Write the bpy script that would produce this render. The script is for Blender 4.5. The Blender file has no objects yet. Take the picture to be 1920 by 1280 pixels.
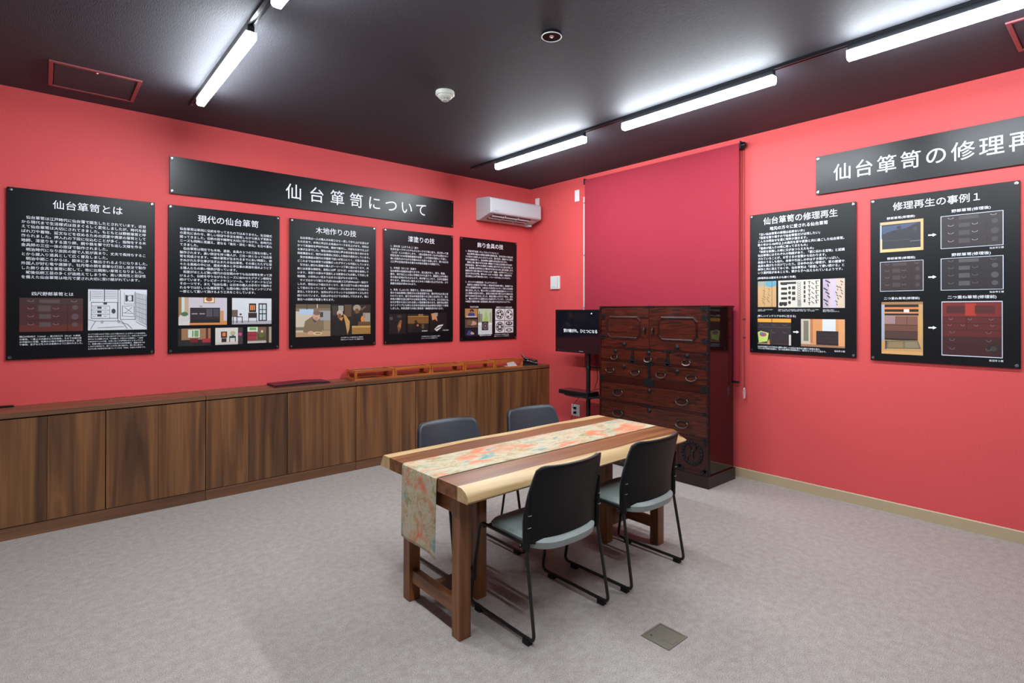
import bpy, math, random
from mathutils import Matrix, Vector

random.seed(7)
R = math.radians
scene = bpy.context.scene
col = scene.collection

# ------------------------------------------------------------------ camera
CAM = Vector((-4.62352, -5.21982, 1.4756))
YAW, PIT, ROLL, FPX, PPX, PPY = 0.83819, 0.00340, 0.00077, 1025.711, 1002.616, 578.611
fw = Vector((math.cos(PIT)*math.cos(YAW), math.cos(PIT)*math.sin(YAW), math.sin(PIT)))
rt = Vector((math.sin(YAW), -math.cos(YAW), 0)); up = rt.cross(fw)
r2 = rt*math.cos(ROLL) + up*math.sin(ROLL); u2 = -rt*math.sin(ROLL) + up*math.cos(ROLL)
cd = bpy.data.cameras.new('camera'); cam = bpy.data.objects.new('camera', cd); col.objects.link(cam)
cam.matrix_world = Matrix(((r2.x, u2.x, -fw.x, CAM.x), (r2.y, u2.y, -fw.y, CAM.y), (r2.z, u2.z, -fw.z, CAM.z), (0, 0, 0, 1)))
cd.sensor_width = 36; cd.lens = FPX*36/1920; cd.clip_start = .02
cd.shift_x = (960-PPX)/1920; cd.shift_y = (PPY-640)/1920
scene.camera = cam

# ------------------------------------------------------------------ world, exposure
w = bpy.data.worlds.new('world'); scene.world = w; w.use_nodes = True
w.node_tree.nodes['Background'].inputs[0].default_value = (.8, .85, .9, 1)
w.node_tree.nodes['Background'].inputs[1].default_value = .05
vs = scene.view_settings
vs.view_transform = 'Standard'; vs.look = 'None'; vs.exposure = 0.7; vs.gamma = 1; vs.use_curve_mapping = False
LAMP = 116.0                      # radiance of the ceiling light bars
LAMP_COL = (.88, .955, 1.0)
H = 3.0175                       # room height
X0, Y0 = -6.2, -7.6              # far ends of the room

# ------------------------------------------------------------------ helpers
WM = {}                          # world matrices of parents

def lin(c):
    return tuple(((v/255)/12.92 if v/255 <= .04045 else ((v/255+.055)/1.055)**2.4) for v in c)

def empty(name, loc, rot=(0, 0, 0), label=None, cat=None, group=None):
    o = bpy.data.objects.new(name, None); col.objects.link(o)
    o.empty_display_size = .05
    o.location = loc; o.rotation_euler = rot
    M = Matrix.Translation(loc)
    from mathutils import Euler
    WM[o.name] = M @ Euler(rot).to_matrix().to_4x4()
    return tag(o, label, cat, group)

def tag(o, label=None, cat=None, group=None, kind=None):
    if label: o['label'] = label
    if cat: o['category'] = cat
    if group: o['group'] = group
    if kind: o['kind'] = kind
    return o

class MB:
    def __init__(s): s.v = []; s.f = []; s.m = []; s.mi = 0
    def add(s, vs_, fs):
        b = len(s.v); s.v += [tuple(p) for p in vs_]
        for f in fs: s.f.append(tuple(b+i for i in f)); s.m.append(s.mi)
        return s
    def box(s, x0, y0, z0, x1, y1, z1):
        x0, x1 = sorted((x0, x1)); y0, y1 = sorted((y0, y1)); z0, z1 = sorted((z0, z1))
        return s.add([(x0,y0,z0),(x1,y0,z0),(x1,y1,z0),(x0,y1,z0),(x0,y0,z1),(x1,y0,z1),(x1,y1,z1),(x0,y1,z1)],
                     [(0,3,2,1),(4,5,6,7),(0,1,5,4),(1,2,6,5),(2,3,7,6),(3,0,4,7)])
    def prism(s, pts, axis, a, b):
        """closed outline of 2-D points, extruded along an axis from a to b"""
        n = len(pts)
        def p3(p, t):
            return {'x': (t, p[0], p[1]), 'y': (p[0], t, p[1]), 'z': (p[0], p[1], t)}[axis]
        vs_ = [p3(p, a) for p in pts] + [p3(p, b) for p in pts]
        fs = [tuple(range(n))[::-1], tuple(range(n, 2*n))] + [(i, (i+1) % n, n+(i+1) % n, n+i) for i in range(n)]
        return s.add(vs_, fs)
    def tube(s, path, r, n=8, closed=False):
        P = [Vector(p) for p in path]; L = len(P); rings = []
        t0 = (P[1]-P[0]).normalized(); ref = Vector((0, 0, 1)) if abs(t0.z) < .9 else Vector((1, 0, 0))
        nrm = t0.cross(ref).normalized()
        for i in range(L):
            if closed: t = (P[(i+1) % L]-P[i-1]).normalized()
            elif i == 0: t = (P[1]-P[0]).normalized()
            elif i == L-1: t = (P[-1]-P[-2]).normalized()
            else: t = ((P[i+1]-P[i]).normalized()+(P[i]-P[i-1]).normalized()).normalized()
            nrm = (nrm-t*nrm.dot(t)).normalized(); b = t.cross(nrm)
            rr = r[i] if isinstance(r, (list, tuple)) else r
            rings.append([P[i]+(nrm*math.cos(a)+b*math.sin(a))*rr for a in [2*math.pi*k/n for k in range(n)]])
        vs_ = [p for q in rings for p in q]; fs = []
        for i in range(L if closed else L-1):
            j = (i+1) % L
            for k in range(n): fs.append((i*n+k, i*n+(k+1) % n, j*n+(k+1) % n, j*n+k))
        if not closed: fs += [tuple(range(n))[::-1], tuple(range((L-1)*n, L*n))]
        return s.add(vs_, fs)
    def lathe(s, prof, c, axis='z', n=24, ring=False):
        """profile of (radius, height) pairs turned about an axis through c"""
        vs_ = []; m = len(prof)
        for k in range(n):
            a = 2*math.pi*k/n
            for r, h in prof:
                x, y = r*math.cos(a), r*math.sin(a)
                vs_.append({'z': (c[0]+x, c[1]+y, c[2]+h), 'x': (c[0]+h, c[1]+x, c[2]+y), 'y': (c[0]+x, c[1]+h, c[2]+y)}[axis])
        fs = []
        for k in range(n):
            j = (k+1) % n
            for i in range(m-1): fs.append((k*m+i, j*m+i, j*m+i+1, k*m+i+1))
        if ring: fs += [(k*m+m-1, ((k+1) % n)*m+m-1, ((k+1) % n)*m, k*m) for k in range(n)]
        else: fs += [tuple(k*m for k in range(n))[::-1], tuple(k*m+m-1 for k in range(n))]
        return s.add(vs_, fs)
    def grid(s, fn, nu, nv):
        vs_ = [fn(i/nu, j/nv) for j in range(nv+1) for i in range(nu+1)]
        return s.add(vs_, [(j*(nu+1)+i, j*(nu+1)+i+1, (j+1)*(nu+1)+i+1, (j+1)*(nu+1)+i) for j in range(nv) for i in range(nu)])
    def build(s, name, mats, parent=None, world=True, bevel=0, smooth=False, origin=None, seg=2, subsurf=0, solid=0, colors=None):
        me = bpy.data.meshes.new(name)
        V = s.v
        if parent is not None and world:
            Mi = WM[parent.name].inverted(); V = [tuple(Mi @ Vector(p)) for p in V]
        if origin is not None: V = [(p[0]-origin[0], p[1]-origin[1], p[2]-origin[2]) for p in V]
        me.from_pydata(V, [], s.f)
        for m_ in (mats if isinstance(mats, list) else [mats]): me.materials.append(m_)
        me.polygons.foreach_set('material_index', s.m)
        if smooth: me.polygons.foreach_set('use_smooth', [True]*len(s.f))
        if colors is not None:
            a = me.color_attributes.new('print', 'FLOAT_COLOR', 'CORNER')
            k = 0
            for fi, f in enumerate(s.f):
                for _ in f: a.data[k].color = (*colors[fi], 1); k += 1
        import bmesh
        bm = bmesh.new(); bm.from_mesh(me)
        if colors is None: bmesh.ops.recalc_face_normals(bm, faces=bm.faces)
        if smooth:
            for e in bm.edges:
                if len(e.link_faces) == 2 and e.calc_face_angle(0) > R(38): e.smooth = False
        bm.to_mesh(me); bm.free()
        me.update()
        o = bpy.data.objects.new(name, me); col.objects.link(o)
        if parent is not None: o.parent = parent; WM[o.name] = WM[parent.name]
        else: WM[o.name] = Matrix.Translation(origin or (0, 0, 0))
        if origin is not None: o.location = origin
        if solid:
            md = o.modifiers.new('solid', 'SOLIDIFY'); md.thickness = solid; md.offset = 0
        if subsurf:
            md = o.modifiers.new('sub', 'SUBSURF'); md.levels = md.render_levels = subsurf
        if bevel:
            md = o.modifiers.new('bevel', 'BEVEL'); md.width = bevel; md.segments = seg; md.limit_method = 'ANGLE'; md.angle_limit = R(40)
        return o

def copy_tree(o, parent=None):
    c = o.copy(); col.objects.link(c); c.parent = parent
    WM[c.name] = WM[o.name] if parent is None else WM[parent.name]
    for ch in [x for x in o.children]: copy_tree(ch, c)
    return c

# ------------------------------------------------------------------ materials
def mat(name):
    m = bpy.data.materials.new(name); m.use_nodes = True
    nt = m.node_tree; b = nt.nodes['Principled BSDF']
    return m, nt, b
def N(nt, t, **kw):
    n = nt.nodes.new(t)
    for k, v in kw.items(): setattr(n, k, v)
    return n
def plain(name, c, rough=.5, metal=0, spec=.5, coat=0, bump=0, bscale=300, alpha=1, var=0, vscale=6, trans=0, ior=1.45):
    m, nt, b = mat(name)
    b.inputs['Base Color'].default_value = (*c, 1); b.inputs['Roughness'].default_value = rough
    b.inputs['Metallic'].default_value = metal; b.inputs['Specular IOR Level'].default_value = spec
    b.inputs['Coat Weight'].default_value = coat; b.inputs['Coat Roughness'].default_value = .05
    b.inputs['Transmission Weight'].default_value = trans; b.inputs['IOR'].default_value = ior
    tc = N(nt, 'ShaderNodeTexCoord')
    n = N(nt, 'ShaderNodeTexNoise'); n.inputs['Scale'].default_value = vscale; n.inputs['Detail'].default_value = 3
    nt.links.new(tc.outputs['Object'], n.inputs['Vector'])
    mx = N(nt, 'ShaderNodeMix', data_type='RGBA', blend_type='MULTIPLY'); mx.inputs[0].default_value = max(var, .04)
    mx.inputs[6].default_value = (*c, 1)
    nt.links.new(n.outputs['Color'], mx.inputs[7]); 
    if var: nt.links.new(mx.outputs[2], b.inputs['Base Color'])
    if bump:
        n2 = N(nt, 'ShaderNodeTexNoise'); n2.inputs['Scale'].default_value = bscale; n2.inputs['Detail'].default_value = 2
        nt.links.new(tc.outputs['Object'], n2.inputs['Vector'])
        bp = N(nt, 'ShaderNodeBump'); bp.inputs['Strength'].default_value = bump; bp.inputs['Distance'].default_value = .002
        nt.links.new(n2.outputs['Fac'], bp.inputs['Height']); nt.links.new(bp.outputs['Normal'], b.inputs['Normal'])
    return m
def noise(nt, tc, scale, mapscale, detail=3, dist=0, coord='Object', rnd=False):
    mp = N(nt, 'ShaderNodeMapping'); mp.inputs['Scale'].default_value = mapscale
    nt.links.new(tc.outputs[coord], mp.inputs['Vector'])
    if rnd:
        oi = N(nt, 'ShaderNodeObjectInfo'); mu = N(nt, 'ShaderNodeMath', operation='MULTIPLY'); mu.inputs[1].default_value = 37.0
        nt.links.new(oi.outputs['Random'], mu.inputs[0]); cx = N(nt, 'ShaderNodeCombineXYZ')
        for k in range(3): nt.links.new(mu.outputs[0], cx.inputs[k])
        nt.links.new(cx.outputs[0], mp.inputs['Location'])
    n = N(nt, 'ShaderNodeTexNoise'); n.inputs['Scale'].default_value = scale; n.inputs['Detail'].default_value = detail
    n.inputs['Distortion'].default_value = dist
    nt.links.new(mp.outputs['Vector'], n.inputs['Vector'])
    return n
def ramp(nt, src, stops):
    r = N(nt, 'ShaderNodeValToRGB'); e = r.color_ramp.elements
    while len(e) < len(stops): e.new(.5)
    for k, (p, c) in enumerate(stops): e[k].position = p; e[k].color = (*c, 1)
    nt.links.new(src, r.inputs['Fac']); return r
def mixc(nt, fac, a, b_, mode='MIX'):
    m = N(nt, 'ShaderNodeMix', data_type='RGBA', blend_type=mode)
    if isinstance(fac, (int, float)): m.inputs[0].default_value = fac
    else: nt.links.new(fac, m.inputs[0])
    for i, x in ((6, a), (7, b_)):
        if isinstance(x, tuple): m.inputs[i].default_value = (*x, 1)
        else: nt.links.new(x, m.inputs[i])
    return m.outputs[2]
def bump(nt, b, h, strength, dist):
    bp = N(nt, 'ShaderNodeBump'); bp.inputs['Strength'].default_value = strength; bp.inputs['Distance'].default_value = dist
    nt.links.new(h, bp.inputs['Height']); nt.links.new(bp.outputs['Normal'], b.inputs['Normal'])

def wood(name, stops, axis='z', scale=1.0, rough=.4, rnd=True, coat=0, fine=.35, bstr=.08, dist=.6, spec=.5):
    """plain-sawn grain running along one axis"""
    m, nt, b = mat(name); tc = N(nt, 'ShaderNodeTexCoord')
    s1 = {'x': (.35, 6, 6), 'y': (6, .35, 6), 'z': (6, 6, .35)}[axis]
    s2 = {'x': (1.5, 90, 90), 'y': (90, 1.5, 90), 'z': (90, 90, 1.5)}[axis]
    n1 = noise(nt, tc, 1.6*scale, s1, 4, dist, rnd=rnd); n2 = noise(nt, tc, 1.0*scale, s2, 3, 0, rnd=rnd)
    c1 = ramp(nt, n1.outputs['Fac'], stops)
    c2 = ramp(nt, n2.outputs['Fac'], [(.3, (.45, .42, .4)), (.62, (1, 1, 1))])
    c = mixc(nt, fine, c1.outputs[0], c2.outputs[0], 'MULTIPLY')
    nt.links.new(c, b.inputs['Base Color']); b.inputs['Roughness'].default_value = rough
    b.inputs['Coat Weight'].default_value = coat; b.inputs['Coat Roughness'].default_value = .06
    b.inputs['Specular IOR Level'].default_value = spec
    if bstr: bump(nt, b, n2.outputs['Fac'], bstr, .001)
    return m

M = {}
def make_materials():
    # wallpaper
    def wallpaper(name, c1, c2, rough=.62):
        m, nt, b = mat(name); tc = N(nt, 'ShaderNodeTexCoord')
        n = noise(nt, tc, 160, (1, 1, 1), 3); n2 = noise(nt, tc, 420, (1, 1, 1), 2)
        r = ramp(nt, n.outputs['Fac'], [(.35, c1), (.65, c2)])
        nt.links.new(r.outputs[0], b.inputs['Base Color']); b.inputs['Roughness'].default_value = rough
        b.inputs['Specular IOR Level'].default_value = .35
        bump(nt, b, n.outputs['Fac'], .25, .002)
        return m
    M['red_wall'] = wallpaper('red_wallpaper', (.59, .064, .067), (.67, .083, .085))
    M['charcoal_wall'] = wallpaper('charcoal_wallpaper', (.030, .028, .030), (.042, .040, .042))
    M['pale_wall'] = wallpaper('pale_wallpaper', (.33, .33, .34), (.38, .38, .39))
    # ceiling linen
    m, nt, b = mat('dark_linen_ceiling'); tc = N(nt, 'ShaderNodeTexCoord')
    a = noise(nt, tc, 1, (300, 22, 1), 2); a2 = noise(nt, tc, 1, (22, 300, 1), 2)
    ad = N(nt, 'ShaderNodeMath', operation='ADD'); nt.links.new(a.outputs['Fac'], ad.inputs[0]); nt.links.new(a2.outputs['Fac'], ad.inputs[1])
    r = ramp(nt, a.outputs['Fac'], [(.3, (.024, .021, .028)), (.7, (.040, .036, .046))])
    nt.links.new(r.outputs[0], b.inputs['Base Color'])
    b.inputs['Roughness'].default_value = .70; b.inputs['Specular IOR Level'].default_value = .68; b.inputs['Specular Tint'].default_value = (.86, .94, 1, 1)
    bump(nt, b, ad.outputs[0], .5, .0025)
    M['ceiling'] = m
    # floor
    m, nt, b = mat('speckled_vinyl_floor'); tc = N(nt, 'ShaderNodeTexCoord')
    n1 = noise(nt, tc, 240, (1, 1, 1), 4); n2 = noise(nt, tc, 700, (1, 1, 1), 2); n3 = noise(nt, tc, 26, (1, 1, 1), 4)
    c1 = ramp(nt, n1.outputs['Fac'], [(.34, (.235, .205, .186)), (.5, (.39, .352, .326)), (.66, (.52, .482, .450))])
    c2 = ramp(nt, n2.outputs['Fac'], [(.35, (.62, .60, .60)), (.6, (1, 1, 1))])
    c3 = ramp(nt, n3.outputs['Fac'], [(.3, (.80, .78, .78)), (.7, (1, 1, 1))])
    c = mixc(nt, .6, c1.outputs[0], c2.outputs[0], 'MULTIPLY'); c = mixc(nt, 1.0, c, c3.outputs[0], 'MULTIPLY')
    nt.links.new(c, b.inputs['Base Color']); b.inputs['Roughness'].default_value = .55
    b.inputs['Specular IOR Level'].default_value = .3
    M['floor'] = m
    M['baseboard'] = plain('beige_baseboard', lin((178, 158, 128)), .45, var=.1)
    # woods
    M['walnut'] = wood('walnut_laminate', [(.28, lin((66, 42, 26))), (.45, lin((100, 64, 37))), (.60, lin((128, 86, 50))), (.8, lin((92, 61, 38)))], 'z', .9, .42, fine=.45, dist=1.1)
    M['walnut_x'] = wood('walnut_laminate_lengthwise', [(.28, lin((74, 48, 34))), (.5, lin((106, 70, 47))), (.72, lin((128, 88, 60)))], 'x', .9, .38, fine=.4)
    M['dark_gap'] = plain('shadow_gap_black', (.008, .006, .005), .8)
    M['case_wood'] = wood('orange_lacquered_wood', [(.3, lin((132, 66, 22))), (.5, lin((172, 92, 34))), (.75, lin((196, 112, 48)))], 'x', 3, .3, fine=.3, coat=.3)
    leg = [(.28, lin((84, 47, 22))), (.5, lin((124, 75, 38))), (.75, lin((154, 98, 54)))]
    M['leg_wood'] = wood('brown_table_leg_wood', leg, 'z', 2.2, .4, fine=.35)
    M['beam_wood'] = wood('brown_beam_wood', leg, 'y', 2.2, .4, fine=.35)
    # live edge slab: heart and sap wood split by distance across the slab (local y)
    m, nt, b = mat('live_edge_slab'); tc = N(nt, 'ShaderNodeTexCoord')
    g1 = noise(nt, tc, 2.2, (.5, 9, 9), 4, .8); g2 = noise(nt, tc, 1, (3, 160, 160), 3)
    heart = ramp(nt, g1.outputs['Fac'], [(.3, lin((80, 43, 20))), (.5, lin((118, 70, 35))), (.7, lin((142, 90, 50)))])
    sap = ramp(nt, g1.outputs['Fac'], [(.3, lin((172, 140, 94))), (.6, lin((194, 164, 118))), (.8, lin((180, 148, 102)))])
    fine = ramp(nt, g2.outputs['Fac'], [(.3, (.6, .58, .56)), (.6, (1, 1, 1))])
    sx = N(nt, 'ShaderNodeSeparateXYZ'); nt.links.new(tc.outputs['Object'], sx.inputs[0])
    wv = noise(nt, tc, 1.6, (1.0, .3, .3), 1)
    def mth(op, x, y):
        n = N(nt, 'ShaderNodeMath', operation=op)
        for i, q in enumerate((x, y)):
            if q is None: continue
            if isinstance(q, (int, float)): n.inputs[i].default_value = q
            else: nt.links.new(q, n.inputs[i])
        return n.outputs[0]
    wob = mth('MULTIPLY', mth('SUBTRACT', wv.outputs['Fac'], .5), .13)
    yy = mth('ADD', sx.outputs['Y'], wob)
    ab = mth('ABSOLUTE', mth('ADD', yy, .004), None)
    mr = N(nt, 'ShaderNodeMapRange'); mr.inputs['From Min'].default_value = .318; mr.inputs['From Max'].default_value = .326
    nt.links.new(ab, mr.inputs['Value'])
    c = mixc(nt, mr.outputs[0], heart.outputs[0], sap.outputs[0]); c = mixc(nt, .3, c, fine.outputs[0], 'MULTIPLY')
    nt.links.new(c, b.inputs['Base Color']); b.inputs['Roughness'].default_value = .42
    bump(nt, b, g2.outputs['Fac'], .06, .001)
    M['slab'] = m
    # brocade runner
    m, nt, b = mat('brocade_cloth'); tc = N(nt, 'ShaderNodeTexCoord')
    na = noise(nt, tc, 4.4, (1, 1.8, 1.8), 4, .8); nb_ = noise(nt, tc, 3.6, (1.1, 1.9, 1.9), 4, .9)
    mpo = nb_.inputs['Vector'].links[0].from_node; mpo.inputs['Location'].default_value = (7.3, 2.1, 4.4)
    ncl = noise(nt, tc, 7, (.8, 2.2, 2.2), 3, 1.0); nf = noise(nt, tc, 420, (1, 1, 1), 2)
    base = ramp(nt, ncl.outputs['Fac'], [(.32, lin((168, 142, 108))), (.45, lin((188, 170, 142))), (.56, lin((178, 174, 154))), (.68, lin((142, 134, 90)))])
    ora = ramp(nt, na.outputs['Fac'], [(.53, (0, 0, 0)), (.66, (1, 1, 1))])
    tur = ramp(nt, nb_.outputs['Fac'], [(.585, (0, 0, 0)), (.66, (1, 1, 1))])
    c = mixc(nt, ora.outputs[0], base.outputs[0], lin((208, 108, 72)))
    c = mixc(nt, tur.outputs[0], c, lin((82, 148, 150)))
    # golden twigs: thin contour lines of a noise, broken by another
    nl = noise(nt, tc, 24, (.8, 1.5, 1.5), 3, 1.8); nm = noise(nt, tc, 10, (1, 1.4, 1.4), 2)
    l = ramp(nt, nl.outputs['Fac'], [(.455, (0, 0, 0)), (.49, (1, 1, 1)), (.51, (1, 1, 1)), (.545, (0, 0, 0))])
    k = ramp(nt, nm.outputs['Fac'], [(.46, (0, 0, 0)), (.54, (1, 1, 1))])
    lk = mixc(nt, 1.0, l.outputs[0], k.outputs[0], 'MULTIPLY')
    c = mixc(nt, lk, c, lin((160, 132, 78)))
    nst = ramp(nt, nf.outputs['Fac'], [(.35, (.78, .76, .74)), (.6, (1, 1, 1))])
    c = mixc(nt, .5, c, nst.outputs[0], 'MULTIPLY')
    nt.links.new(c, b.inputs['Base Color']); b.inputs['Roughness'].default_value = .6
    bump(nt, b, nf.outputs['Fac'], .25, .001)
    M['brocade'] = m
    # lacquered chest
    lac = [(.28, lin((24, 10, 8))), (.43, lin((48, 17, 11))), (.58, lin((84, 29, 14))), (.78, lin((42, 15, 10)))]
    M['lacquer'] = wood('red_brown_lacquer', lac, 'y', 3.4, .34, coat=.35, fine=.5, dist=3.5, bstr=.03, spec=.3)
    lac2 = [(.3, lin((34, 12, 10))), (.5, lin((50, 16, 12))), (.75, lin((64, 20, 13)))]
    M['lacquer_dark'] = wood('dark_lacquered_frame', lac2, 'y', 2, .3, coat=.4, fine=.3, bstr=0, spec=.2)
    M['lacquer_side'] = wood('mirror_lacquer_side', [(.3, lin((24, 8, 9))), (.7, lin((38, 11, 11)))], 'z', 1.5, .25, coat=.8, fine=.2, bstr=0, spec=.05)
    M['iron'] = plain('black_wrought_iron', (.018, .018, .02), .42, .7, bump=.4, bscale=160)
    M['iron_bright'] = plain('worn_iron_handle', (.10, .095, .09), .32, .9)
    # metals and plastics
    M['black_metal'] = plain('black_powder_coat', (.010, .010, .011), .35)
    M['black_plastic'] = plain('black_plastic_shell', (.005, .0045, .005), .48, spec=.3, bump=.15, bscale=700)
    M['gloss_black'] = plain('gloss_black_plastic', (.008, .008, .010), .12)
    M['slate'] = plain('slate_vinyl_pad', lin((50, 54, 64)), .5, bump=.1, bscale=500)
    M['seat_grey'] = plain('pale_grey_seat_vinyl', lin((146, 156, 154)), .45, bump=.08, bscale=500)
    M['white'] = plain('white_plastic', (.68, .68, .68), .35)
    M['ac_shaded_white'] = plain('air_conditioner_shaded_white', (.47, .475, .50), .35)  # white lowered to carry the shade the unit hangs in
    M['offwhite'] = plain('ivory_plastic', (.56, .57, .52), .4)
    M['grey_plastic'] = plain('grey_plastic', (.25, .26, .27), .4)
    M['chrome'] = plain('chrome', (.75, .75, .77), .16, 1)
    M['standoff'] = plain('dark_chrome_cap', (.30, .30, .32), .22, 1)
    M['steel'] = plain('steel', (.5, .5, .5), .3, 1)
    M['bronze'] = plain('brushed_floor_box_metal', lin((140, 136, 122)), .4, .6, var=.3, vscale=80)
    M['rail'] = plain('black_track', (.012, .013, .016), .3)
    m, nt, b = mat('clear_glass'); nt.nodes.remove(b)          # thin pane: clear body with a Fresnel gloss
    tr = N(nt, 'ShaderNodeBsdfTransparent'); gl = N(nt, 'ShaderNodeBsdfGlossy'); gl.inputs['Roughness'].default_value = .03
    fr = N(nt, 'ShaderNodeFresnel'); fr.inputs['IOR'].default_value = 1.45; mx = N(nt, 'ShaderNodeMixShader')
    nt.links.new(fr.outputs[0], mx.inputs[0]); nt.links.new(tr.outputs[0], mx.inputs[1]); nt.links.new(gl.outputs[0], mx.inputs[2])
    nt.links.new(mx.outputs[0], nt.nodes['Material Output'].inputs['Surface']); M['glass'] = m
    M['clear'] = plain('clear_acrylic', (.95, .93, .95), .1, trans=.8)
    M['board'] = plain('black_sign_board', (.0035, .0037, .005), .33, spec=.34)
    M['ink'] = plain('white_print', (.84, .86, .92), .5)
    M['blind'] = None
    m, nt, b = mat('maroon_roller_fabric'); tc = N(nt, 'ShaderNodeTexCoord')
    n = noise(nt, tc, 260, (1, 1, 1), 2); r = ramp(nt, n.outputs['Fac'], [(.3, (.27, .021, .038)), (.7, (.34, .028, .048))])
    nt.links.new(r.outputs[0], b.inputs['Base Color']); b.inputs['Roughness'].default_value = .75; b.inputs['Specular IOR Level'].default_value = .15
    bump(nt, b, n.outputs['Fac'], .2, .001); M['blind'] = m
    M['hatch'] = plain('aluminium_painted_red_reflection', lin((150, 84, 88)), .35, .4)  # red reflection put into the aluminium's base colour
    M['maroon'] = plain('dark_maroon_leatherette', lin((62, 22, 36)), .4, bump=.2, bscale=300)
    M['page'] = plain('dark_page_edges', lin((54, 46, 44)), .6)
    m, nt, b = mat('flat_colour_print'); at = N(nt, 'ShaderNodeAttribute'); at.attribute_name = 'print'
    nt.links.new(at.outputs['Color'], b.inputs['Base Color']); b.inputs['Roughness'].default_value = .42; M['print'] = m
    m, nt, b = mat('lit_screen_text'); b.inputs['Emission Color'].default_value = (.85, .9, 1, 1); b.inputs['Emission Strength'].default_value = .5
    b.inputs['Base Color'].default_value = (.8, .8, .8, 1); M['screen_text'] = m
    m, nt, b = mat('light_bar_diffuser'); b.inputs['Base Color'].default_value = (.8, .8, .8, 1)
    b.inputs['Emission Color'].default_value = (*LAMP_COL, 1); b.inputs['Emission Strength'].default_value = LAMP; M['lamp'] = m
    m, nt, b = mat('light_bar_flank'); b.inputs['Base Color'].default_value = (.8, .8, .8, 1)
    b.inputs['Emission Color'].default_value = (*LAMP_COL, 1); b.inputs['Emission Strength'].default_value = LAMP*.34; M['lamp_side'] = m
make_materials()

# ------------------------------------------------------------------ room shell
T = .12
def struct(name, mb, m, **k): return tag(mb.build(name, m, **k), kind='structure')
struct('floor', MB().box(X0-T, Y0-T, -T, T, T, 0), M['floor'])
struct('ceiling', MB().box(X0-T, Y0-T, H, T, T, H+T), M['ceiling'])
struct('wall_left', MB().box(X0-T, 0, 0, T, T, H), M['red_wall'])
struct('wall_right', MB().box(0, Y0-T, 0, T, 0, H), M['red_wall'])
struct('wall_back', MB().box(X0-T, Y0-T, 0, 0, Y0, H), M['charcoal_wall'])
struct('wall_near', MB().box(X0-T, Y0, 0, X0, 0, H), M['pale_wall'])
struct('baseboard_right', MB().prism([(0, 0), (-.009, 0), (-.009, .074), (-.004, .080), (0, .080)], 'y', Y0, -.352), M['baseboard'])
struct('baseboard_back', MB().prism([(Y0, 0), (Y0+.009, 0), (Y0+.009, .074), (Y0+.004, .080), (Y0, .080)], 'x', X0, -.01), M['baseboard'])
struct('baseboard_near', MB().prism([(X0, 0), (X0+.009, 0), (X0+.009, .074), (X0+.004, .080), (X0, .080)], 'y', Y0+.01, -.36), M['baseboard'])

# ------------------------------------------------------------------ ceiling lights
def light_track(x, y0, y1, label):
    r = empty('lighting_track', (x, y0, H), label=label, cat='light track', group='black ceiling lighting tracks')
    MB().prism([(x-.018, H), (x-.018, H-.020), (x-.007, H-.020), (x-.007, H-.010), (x+.007, H-.010), (x+.007, H-.020), (x+.018, H-.020), (x+.018, H)], 'y', y0, y1).build('rail', M['rail'], r)
    MB().box(x-.019, y0, H-.021, x+.019, y0+.03, H).build('end_cap', M['rail'], r, bevel=.003)
light_track(-1.185, -.41, -5.6, 'black ceiling track above the roller blind, parallel to right wall')
light_track(-3.80, -.50, -5.6, 'black ceiling track running towards the left wall of panels')
def light_bar(x, y0, y1, label):
    y0, y1 = max(y0, y1), min(y0, y1)
    r = empty('light_bar', (x, y0, H-.105), label=label, cat='ceiling light', group='linear light bars on the ceiling tracks')
    MB().box(x-.017, y0, H-.056, x+.017, y1, H-.021).build('housing', M['rail'], r, bevel=.003)
    a, b = H-.105, H-.055
    d = MB().prism([(x-.026, b), (x-.026, a+.012), (x-.018, a), (x+.018, a), (x+.026, a+.012), (x+.026, b)], 'y', y0, y1)
    d.m = [1, 1, 1, 0, 0, 0, 1, 1]          # clear lens below, frosted flanks and ends
    d.build('diffuser', [M['lamp'], M['lamp_side']], r)
bars = [(-.822, -2.034), (-2.456, -3.664), (-4.09, -5.30)]
txt = ['light bar nearest the far corner on the right track', 'middle light bar of the right track, above the roller blind',
       'long light bar cut by the upper right picture edge']
for (a, b), l in zip(bars, txt): light_bar(-1.185, a, b, l)
txt = ['light bar ending close to the left wall, above the wide left sign', 'light bar whose tip shows at the top picture edge',
       'added unseen light bar above the viewer on the left track']
for (a, b), l in zip([(-.79, -2.04), (-2.47, -3.68), (-4.10, -5.31)], txt): light_bar(-3.80, a, b, l)  # third bar is added out of view, repeating the row's spacing

# ------------------------------------------------------------------ ceiling fittings
def hatch(x0, y0, x1, y1, label):
    r = empty('ceiling_hatch', ((x0+x1)/2, (y0+y1)/2, H), label=label, cat='access hatch', group='square ceiling access hatches')
    t = .022
    for a in ((x0, y0, x1, y0+t), (x0, y1-t, x1, y1), (x0, y0+t, x0+t, y1-t), (x1-t, y0+t, x1, y1-t)):
        MB().box(a[0], a[1], H-.010, a[2], a[3], H).build('frame_rail', M['hatch'], r, bevel=.002)
    MB().box(x0+t+.006, y0+t+.006, H-.006, x1-t-.006, y1-t-.006, H).build('panel', M['ceiling'], r)
    MB().lathe([(.0001, -.012), (.008, -.012), (.009, -.006), (.009, 0)], ((x0+x1)/2, y0+.035, H), n=12).build('latch', M['chrome'], r)
hatch(-4.60, -.73, -4.13, -.235, 'hatch with painted red reflection on frame in the dark ceiling above the leftmost panel')
hatch(-.80, -5.22, -.33, -4.73, 'ceiling hatch at the right picture edge near the long light bar')
r = empty('smoke_detector', (-2.518, -1.932, H), label='round white smoke detector on the dark ceiling', cat='smoke detector')
c = (-2.518, -1.932, H)
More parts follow.
